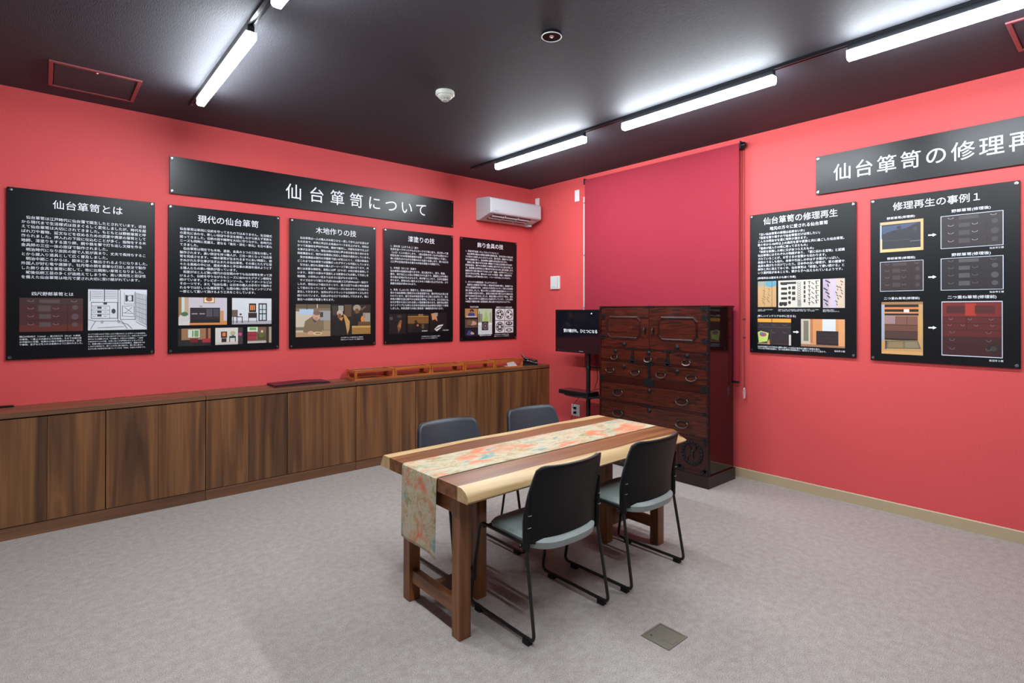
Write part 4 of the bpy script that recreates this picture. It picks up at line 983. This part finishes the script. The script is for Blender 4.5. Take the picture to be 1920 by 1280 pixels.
p = panel('information_panel', 'L', -2.024, 1.130, PW, PH, 'black text panel with three dark lacquering photos, fourth from left')
T_(p, '漆塗りの技', .52, .071, .385)
body(p, ['1、拭き漆（ふきうるし）塗り', '生漆を金ヘラやいたやもみじのヘラで丁寧に塗り、拭き取って室', '（ムロ）に入れ乾かします。（漆は湿気が多くなければ乾かない', '特性を持つため専用乾燥室が必要）この行程を何度もくり返し、', '長い日数をかけながら手間のかかる塗りを施します。使い込むほ', 'どに欅の生地が深みを増すのが拭き漆塗りの特徴です。', '',
         '2、木地呂（きじろ）漆塗り', '仙台箪笥の伝統的な塗り方です。漆工程が多く、塗り、乾燥、', '磨き、研ぎ加工と入念に手間をかけた塗りで、鏡面仕上げの様に', '見る程の生地が引き立ちます。時が経つにつれて、丈夫な塗膜を', '作ります。漆地の広い面をよどみなく均質に仕上げるため、より', '高度な技術が求められます。', '',
         '3、朱色（しゅいろ）漆塗りと、日本の伝統色', '昔から仙台箪笥に使用された朱色漆塗りは、福を呼び込む色と言', 'われています。塗り方は木地呂漆塗りの工程とほぼ同じで、漆に', '朱色の顔料を加え鮮やかな朱色を表現しています。また日本には、', 'はるか昔から伝えられる美しい色彩美があります。経年漆は現代', 'のインテリアにも映える日本の伝統色を仙台箪笥の漆塗りで表現', 'しました。朱色漆塗りの他に黒色漆・紫紺色漆があります。'], .085, .925, .146, .690, 29)
pic(p, PW, PH, .070, .740, .300, .915, (14, 10, 10), [(ell(.12, .22, .10, .09), (70, 66, 62)), ([(.48, .6), (.64, .30), (.76, .32), (.70, .7), (.55, .95)], (120, 70, 36)), ([(.55, .6), (.66, .44), (.68, .7)], (170, 108, 60)), (ell(.6, .12, .16, .08), (60, 50, 44))])
pic(p, PW, PH, .325, .742, .625, .905, (30, 20, 14), [(rc(0, .10, 1, .52), (118, 78, 34)), (rc(0, .10, 1, .16), (150, 104, 52)), (rc(.50, 0, .74, .10), (130, 100, 60)), (rc(.02, .20, .98, .23), (90, 58, 26)), ([(.20, 1), (.26, .55), (.44, .42), (.56, .62), (.58, 1)], (14, 10, 10)), (ell(.38, .42, .07, .10), (50, 34, 24)), (ell(.47, .62, .05, .06), (170, 110, 66)), (rc(.66, .55, .78, .80), (86, 70, 44))])
pic(p, PW, PH, .645, .730, .900, .905, (14, 10, 10), [([(.08, .05), (.34, 0), (.40, .22), (.44, .46), (.30, .34), (.14, .40)], (190, 128, 84)), (rc(.28, 0, .46, .18), (150, 140, 130)), ([(.26, .86), (.50, .66), (.80, .62), (.62, .84), (.40, .98)], (206, 202, 198)), (ln(.34, .86, .70, .72, .05), (60, 50, 48))])
T_(p, '拭き漆塗り', .570, .895, .085, name='caption_text', off=.014); T_(p, '木地呂漆塗り', .888, .893, .095, name='caption_text', off=.014)
body(p, ['スマホ等で右のコードを読み取ると漆塗り', 'のショートムービーをご覧頂けます。'], .52, .80, .945, .962, 19, name='caption_text')

p = panel('information_panel', 'L', -1.0865, 1.129, PW, PH, 'black text panel with metal fitting photos, nearest the air conditioner')
T_(p, '飾り金具の技', .515, .062, .46)
body(p, ['1、彫金手打金具（ちょうきんてうちかなぐ）', '　仙台箪笥の最大の特徴は豪華な鉄飾金具。日本古来の刀鍛冶造', 'りの技から発祥したとされています。竜や牡丹、唐獅子など富士', '好みの図柄が多く、仙台箪笥に重厚な存在感を与えます。', '　鉄板に槌と鏨(タガネ)を用い模様がうき出る立体感を打ち出す', '彫金金具は、艶やかな漆塗りの箪笥に取り付けると迫力が増しま', 'す。金具職人は百本以上の鏨を打ち分けるために長を修業します。',
         '図柄は代々受け継がれてきましたが「道具」は手作りでここつこ', '自分で作るのが常。鏨も0.4〜1.2ミリの鉄板・銅板・真鍮板等を', '百分類以上の種類を使い分け、一つ一つ打ち出していきます。', '', '2、オリジナル鍛造金具（たんぞうかなぐ）', '　高齢化と後継者不足が著しい彫金手打金具の職人。後継者では', 'それに危機感を持ち、20年ほどの年月をついやして新たな金具鍛',
         '造に成功しました。職人の手による精密な鍛造金具からパーツご', 'とに複数の金型を作成し、金型を何度も取り替えながら精密を鍛', '造する技術を生み出しました。鍛造は職人の手打ちで鋲止、鋳型', 'し、職人の手作りと遜色のない金具を作っています。これも国内', 'の鍛造で最高の高い金型技術と職人技から生まれたものです。'], .085, .925, .130, .620, 29)
pic(p, PW, PH, .080, .690, .290, .783, (170, 120, 76), [([(.2, 1), (.26, .5), (.5, .36), (.74, .5), (.8, 1)], (52, 58, 110)), (ell(.54, .24, .16, .2), (40, 30, 30)), (ell(.54, .36, .11, .12), (150, 100, 76)), (rc(.1, .78, .9, 1), (190, 190, 196)), (rc(0, .9, 1, 1), (80, 50, 30))])
pic(p, PW, PH, .080, .793, .290, .876, (84, 68, 56), [(ell(.66, .5, .26, .3), (190, 140, 120)), (ell(.36, .4, .2, .3), (110, 84, 60)), (ln(.2, .8, .9, .7, .08), (50, 40, 40))])
pic(p, PW, PH, .080, .884, .290, .958, (24, 24, 40), [([(.1, .8), (.3, .2), (.6, .4), (.5, .9)], (60, 70, 120)), (ell(.6, .62, .16, .18), (200, 150, 130)), (ln(.5, .2, .95, .9, .1), (20, 18, 20))])
pic(p, PW, PH, .300, .690, .545, .945, (200, 204, 204), [(rc(0, 0, 1, .56), (176, 190, 160)), (rc(.0, .2, .3, .52), (130, 130, 110)), ([(.36, .52), (.55, .04), (.74, .52)], (150, 186, 96)), (rc(.08, .1, .12, .5), (96, 90, 70)), (rc(.86, .15, .90, .5), (110, 104, 84)), (rc(0, .56, 1, .62), (226, 226, 224)), (rc(.26, .50, .72, .84), (30, 26, 28)), (ell(.5, .67, .2, .14), (110, 100, 110)), (ell(.5, .67, .14, .09), (30, 26, 28)), (ell(.5, .67, .07, .05), (130, 120, 126))])
def crest(n_):
    s = [(ring(.5, .5, .42, .42, .07), (40, 40, 44))]
    for k in range(n_):
        a = 360*k/n_; s.append((ell(.5+.22*math.cos(R(a)), .5+.22*math.sin(R(a)), .12, .10), (50, 50, 54)))
    s.append((ell(.5, .5, .09, .09), (214, 214, 216))); return s
pic(p, PW, PH, .600, .690, .768, .806, (214, 214, 216), crest(5), 'printed_crest')
pic(p, PW, PH, .776, .690, .935, .806, (214, 214, 216), crest(3), 'printed_crest')
pic(p, PW, PH, .600, .812, .768, .935, (214, 214, 216), crest(6), 'printed_crest')
pic(p, PW, PH, .776, .812, .935, .870, (206, 206, 208), [(ell(.5, .5, .40, .36), (44, 44, 48)), (ell(.35, .45, .10, .16), (200, 200, 204)), (ell(.65, .45, .10, .16), (200, 200, 204))], 'printed_crest')
pic(p, PW, PH, .776, .876, .935, .935, (206, 206, 208), [(ell(.5, .55, .36, .30), (70, 70, 74)), (ell(.5, .55, .2, .16), (206, 206, 208))], 'printed_crest')
T_(p, '彫金手打金具', .235, .673, .14, name='caption_text', off=.014); T_(p, '鍛造部オリジナル鍛造金具飾', .765, .675, .29, name='caption_text', off=.014)
T_(p, '鍛造部手打ちの金具飾', .425, .954, .20, name='caption_text', off=.014)
body(p, ['スマホ等で右のコードを読み取ると飾り', '金具のショートムービーをご覧頂けます。'], .585, .87, .952, .968, 19, name='caption_text')

BW, BH = 2.692, .299
p = panel('wide_sign', 'L', -3.871, 2.413, BW, BH, 'wide black title sign above the panels on left wall', 'sign', 'wide black title signs')
for ch_, u in zip('仙台箪笥について', (.3555, .4325, .506, .577, .6475, .716, .782, .8475)):
    s_ = .150
    text(ch_, u*BW, .5*BH-.38*s_+.001, s_, p, 'title_character', 'CENTER', off=.010)

# ================= right wall panels
def wp(z): return z
p = panel('information_panel', 'R', -2.918, 1.117, .843, 1.192, 'black text panel on right wall nearest the blind')
W2, H2 = .843, 1.192
T_(p, '仙台箪笥の修理再生', .495, .055, .70, W2, H2)
T_(p, '地元の方々に愛される仙台箪笥', .485, .112, .55, W2, H2, name='subtitle_text', off=.014)
body(p, ['「古い仙台箪笥の修理は出来ないか」', '「実家を取り壊すので仙台箪笥だけは残したい」', 'こんなお問合せを週に何件か頂きます。', '数十年から100年以上の歳月を家や家族と共に過ごした仙台箪笥。', '「祖母が嫁入りの時に持ってきたもの」', '「実家を新築した時に父があつらえたもの」', '仙台箪笥にはそれぞれの物語があり、「家に伝わる宝物」と認識',
         'されていることが、お客さまの言葉から伝わります。', '表面のうるしも枯れ、本体や引出しの中はすき間がいっぱい、', '金具も錆びたり欠けていたり。日本中の古い箪笥が、家の建替や', '解体と共に消えてゆく中、仙台箪笥は「修理して使い続ける」と', 'いう選択肢があることを、親から子へ伝えられているようです。'], .085, .905, .148, .425, 29, W2, H2)
T_(p, '[修理再生は歴史をひも解く作業]', .275, .463, .38, W2, H2, name='subtitle_text', off=.012)
pic(p, W2, H2, .085, .487, .275, .672, (190, 150, 104), [(rc(0, 0, 1, .2), (150, 150, 140)), (ell(.7, .1, .3, .14), (90, 150, 170)), (rc(.36, 0, .37, 1), (120, 90, 60)), (rc(.76, 0, .78, 1), (80, 60, 44)), ([ln(.55+.06*math.sin(i), .28+.08*i, .62+.05*math.cos(i*2), .34+.08*i, .02) for i in range(7)], (90, 70, 50)), ([ln(.28+.06*math.sin(i), .34+.08*i, .36+.05*math.cos(i*2), .40+.08*i, .02) for i in range(7)], (90, 70, 50))])
sh = []
for k in range(5): sh.append((rc(.07 if k < 4 else .03, .08+.18*k, .22, .17+.18*k), (44, 40, 40)))
sh += [(ell(.07, .88, .05, .07), (40, 36, 36)), (ell(.17, .88, .05, .07), (40, 36, 36)), (rc(.05, .06, .44, .14), (48, 44, 44))]
for k in range(4): sh.append((ell(.28, .28+.18*k, .035, .06), (48, 44, 44)))
for k in range(3): sh.append((rc(.34, .22+.2*k, .42, .34+.2*k), (48, 44, 44)))
for k in range(8): sh.append((ring(.51, .10+.085*k, .045, .04, .012, 10), (60, 56, 56)))
for k in range(6): sh.append((rc(.47, .74+.04*k, .56, .76+.04*k), (60, 56, 56)))
for k in range(5): sh.append((rc(.62, .06+.16*k, .66, .18+.16*k), (60, 56, 56)))
for k in range(6): sh.append(([rc(.72, .06+.15*k, .78, .085+.15*k), rc(.742, .06+.15*k, .758, .17+.15*k)], (50, 46, 46)))
for k in range(5): sh.append(([ln(.80, .10+.17*k, .86, .18+.17*k, .02), ln(.90, .06+.17*k, .92, .18+.17*k, .02), ln(.90, .06+.17*k, .97, .06+.17*k, .02)], (50, 46, 46)))
pic(p, W2, H2, .295, .487, .692, .676, (206, 200, 188), sh)
pic(p, W2, H2, .715, .487, .905, .680, (196, 176, 180), [(rc(0, 0, .3, 1), (176, 160, 176)), (rc(.4, 0, .6, 1), (190, 176, 206)), (rc(.62, 0, 1, 1), (200, 180, 160)), ([ln(.12+.10*math.sin(i*2.1), .05+.13*i, .28+.06*math.cos(i*1.7), .14+.13*i, .045) for i in range(7)], (50, 40, 60)), ([ln(.62+.05*math.sin(i*2.1), .25+.10*i, .70+.04*math.cos(i*1.7), .31+.10*i, .03) for i in range(7)], (60, 50, 60)), ([ln(.80+.05*math.sin(i*2.1), .08+.10*i, .88+.04*math.cos(i*1.7), .14+.10*i, .03) for i in range(6)], (60, 50, 60))])
body(p, ['引出の裏に、当時の注文主の名前や', '製造年を記すもの'], .085, .24, .691, .700, 16, W2, H2, 'caption_text'); body(p, ['修理中に外した金具。手打金具を製作した当時の職人の手による文様、一つ一つ大切に', '洗浄し、磨き直して使える、箪笥の個性を活かす修理。名品・一点・仙台箪笥'], .295, .69, .691, .700, 40, W2, H2, 'caption_text'); body(p, ['裏面の墨書に箪笥が', '明治三十五年と記されている'], .715, .87, .694, .703, 14, W2, H2, 'caption_text')
T_(p, '[新しいインテリアの中に生きる]', .275, .736, .38, W2, H2, name='subtitle_text', off=.012)
pic(p, W2, H2, .083, .755, .420, .940, (60, 44, 44), [(rc(0, 0, 1, .14), (214, 150, 60)), (rc(.42, 0, .45, .16), (150, 90, 30)), (rc(0, .14, 1, .95), (44, 36, 40)), (rc(0, .32, 1, .34), (80, 66, 64)), (rc(.40, .40, .42, .9), (74, 60, 60)), ([(0, .54), (.10, .48), (.34, .56), (.30, .88), (.04, .94)], (190, 214, 110)), (ell(.17, .62, .11, .08), (170, 80, 110)), (ell(.12, .58, .05, .05), (90, 110, 180)), ([(.30, .9), (.36, .78), (.38, 1), (.3, 1)], (200, 140, 90)), (rc(.94, .6, 1, 1), (200, 190, 186)), (rc(0, .94, .3, 1), (150, 120, 100))]+handles((.12, .50, .82), (.22, .50), .05, (110, 100, 104)))
pic(p, W2, H2, .515, .755, .905, .942, (206, 140, 90), [(rc(0, 0, .22, .9), (190, 180, 160)), (rc(.06, .06, .18, .8), (120, 110, 96)), (rc(.22, 0, .28, .85), (176, 110, 66)), (rc(.50, 0, .80, .42), (206, 208, 210)), (rc(.36, .42, .86, .92), (40, 28, 32)), (rc(.37, .54, .85, .55), (70, 54, 56)), (rc(.37, .68, .85, .69), (70, 54, 56)), (rc(.37, .80, .85, .81), (70, 54, 56)), (rc(0, .92, 1, 1), (150, 110, 84)), (rc(.86, 0, 1, .94), (216, 150, 100))])
def arrow(u0, u1, v):
    pic_pts = [(0, .3), (.55, .3), (.55, 0), (1, .5), (.55, 1), (.55, .7), (0, .7)]
    mb = MB(); h = .5*(u1-u0)*W2/H2
    P = [((u0+(u1-u0)*x)*W2, (1-(v-h/2+h*y))*H2, .0177) for x, y in pic_pts][::-1]
    return mb.add(P, [tuple(range(7))])
arrow(.440, .497, .845).build('printed_arrow', M['ink'], p, world=False)
body(p, ['仙台市石巻区で江戸時代に建築入居だった住宅が東日本大震災で被害を受け、', 'やむを得ず箪笥は被害も、古い仙台箪笥を修理再生し、現代のインテリアに生かす。'], .083, .72, .957, .971, 36, W2, H2, 'caption_text')
T_(p, '仙台市Ｓ様', .86, .963, .09, W2, H2, name='caption_text', off=.014)

p = panel('information_panel', 'R', -3.857, 1.110, .845, 1.196, 'black before and after photo panel, rightmost on right wall')
W2, H2 = .845, 1.196
T_(p, '修理再生の事例１', .475, .060, .59, W2, H2)
dk = (30, 22, 24)
for (s_, u, v) in (('野郎箪笥(修理前)', .23, .129), ('野郎箪笥(修理後)', .705, .126), ('野郎箪笥(修理前)', .232, .375), ('野郎箪笥(修理後)', .705, .375), ('二つ重ね箪笥(修理前)', .235, .618), ('二つ重ね箪笥(修理前)', .708, .616)):
    T_(p, s_, u, v, .205 if len(s_) < 10 and u < .5 else .245 if len(s_) < 10 else .26 if u < .5 else .305, W2, H2, name='caption_text', off=.014)
pic(p, W2, H2, .075, .150, .392, .335, (36, 36, 44), [(rc(0, 0, 1, .09), (196, 160, 120)), (rc(0, .90, 1, 1), (214, 176, 120)), (rc(0, .1, .04, .55), (150, 170, 200)), (rc(.94, .05, 1, 1), (206, 164, 110)), (rc(0, .55, .05, 1), (200, 180, 150)), ([(.06, .14), (.90, .10), (.60, .26), (.3, .3), (.06, .4)], (60, 72, 100)), (ell(.45, .22, .06, .06), (40, 40, 50)), (rc(.05, .62, .7, .63), (80, 76, 76)), (rc(.7, .68, .94, .70), (110, 106, 110)), (ell(.82, .30, .05, .07), (54, 52, 58)), (ell(.34, .36, .05, .05), (30, 28, 34))])
def framed(u0, v0, u1, v1, base, shapes, wline=.012):
    fr = [(rc(0, 0, 1, wline*1.3), (196, 200, 214)), (rc(0, 1-wline*1.3, 1, 1), (196, 200, 214)), (rc(0, 0, wline, 1), (196, 200, 214)), (rc(1-wline, 0, 1, 1), (196, 200, 214))]
    pic(p, W2, H2, u0, v0, u1, v1, base, shapes+fr)
framed(.510, .150, .903, .338, (38, 28, 30), chest_print(0, (24, 18, 20), (62, 56, 58), (150, 146, 150)))
framed(.075, .393, .392, .575, (44, 30, 32), chest_print(0, (26, 18, 20), (64, 52, 52), (104, 96, 98)))
framed(.510, .393, .903, .577, (32, 24, 28), chest_print(0, (22, 18, 20), (74, 70, 74), (96, 92, 98)))
pic(p, W2, H2, .085, .640, .388, .957, (190, 146, 96), [(rc(0, 0, 1, .05), (150, 110, 70)), (rc(.08, .05, .90, .26), (30, 22, 22)), (rc(.08, .10, .90, .14), (206, 120, 60)), (rc(.08, .19, .90, .22), (210, 130, 80)), (rc(.55, .14, .68, .20), (214, 210, 206)), (rc(0, .05, .07, .75), (150, 160, 180)), (rc(.90, .25, 1, .7), (196, 150, 90)), (rc(.08, .27, .88, .44), (120, 78, 66)), (rc(.08, .27, .36, .42), (150, 120, 120)), (rc(.08, .44, .88, .56), (104, 64, 52)), (rc(.08, .56, .88, .70), (74, 48, 42)), (rc(.08, .435, .88, .445), (50, 30, 26)), (rc(.08, .555, .88, .565), (50, 30, 26)), (rc(.35, .27, .36, .44), (50, 30, 26)), (rc(.62, .27, .63, .44), (50, 30, 26)), (rc(.08, .70, .88, .73), (26, 20, 20)),
    ([(.10, .90), (.14, .74), (.88, .72), (.96, .88)], (110, 100, 72)), ([(.16, .88), (.18, .77), (.52, .76), (.54, .87)], (140, 118, 84)), ([(.58, .87), (.58, .76), (.86, .75), (.9, .86)], (136, 120, 96)), (rc(0, .94, 1, 1), (206, 156, 96)), ([(.09, .74), (.14, .74), (.12, .92), (.09, .9)], (60, 60, 64))])
rd = (86, 24, 22)
sh = [(rc(0, 0, 1, .28), (110, 28, 24)), (rc(.40, .04, .58, .26), (160, 44, 30)), (rc(.08, .08, .40, .22), (70, 22, 24)), (rc(.56, .08, .88, .22), (76, 24, 24))] + [(rc(0, y, 1, y+.008), (40, 14, 14)) for y in (.28, .40, .52, .64, .78)] + [(rc(.42, .28, .43, .52), (40, 14, 14))]
sh += [(rc(0, .64, 1, 1), (58, 20, 22)), (rc(0, .78, 1, .79), (36, 14, 14)), (ell(.86, .84, .10, .09), (34, 26, 28)), (ell(.86, .84, .05, .045), (64, 50, 50))] + handles((.16, .48, .82), (.31,), .035, (120, 100, 100)) + handles((.14, .36, .58, .84), (.42,), .035, (110, 92, 92)) + handles((.18, .78), (.54, .68, .84), .05, (100, 84, 84))
framed(.515, .640, .897, .950, rd, sh)
for v in (.252, .497, .792): arrow(.425, .482, v).build('printed_arrow', M['ink'], p, world=False)
for s_, u, v in (('仙台市Ｄ様', .862, .350), ('仙台市Ｅ様', .862, .590), ('岩沼市Ｓ様', .858, .965)): T_(p, s_, u, v, .085, W2, H2, name='caption_text', off=.014)

BH2 = .304; BW2 = 2.60
p = panel('wide_sign', 'R', -3.469, 2.404, BW2, BH2, 'wide black title sign on right wall, cut by the right picture edge', 'sign', 'wide black title signs')
for k, ch_ in enumerate('仙台箪笥の修理再生'):
    text(ch_, .195+.1495*k, .5*BH2-.38*.135, .135, p, 'title_character', 'CENTER', off=.010)

# ---- television caption (lit screen)
me_o = text('受け継がれ、ひとつになる', 0, 0, .0415, tv, 'screen_caption', 'LEFT', z=0, m=M['screen_text'])
for v in me_o.data.vertices:
    x, y = v.co.x, v.co.y
    v.co = (tx+.0022-tv.location.x, -.952-x-tv.location.y, 1.243+y-tv.location.z)
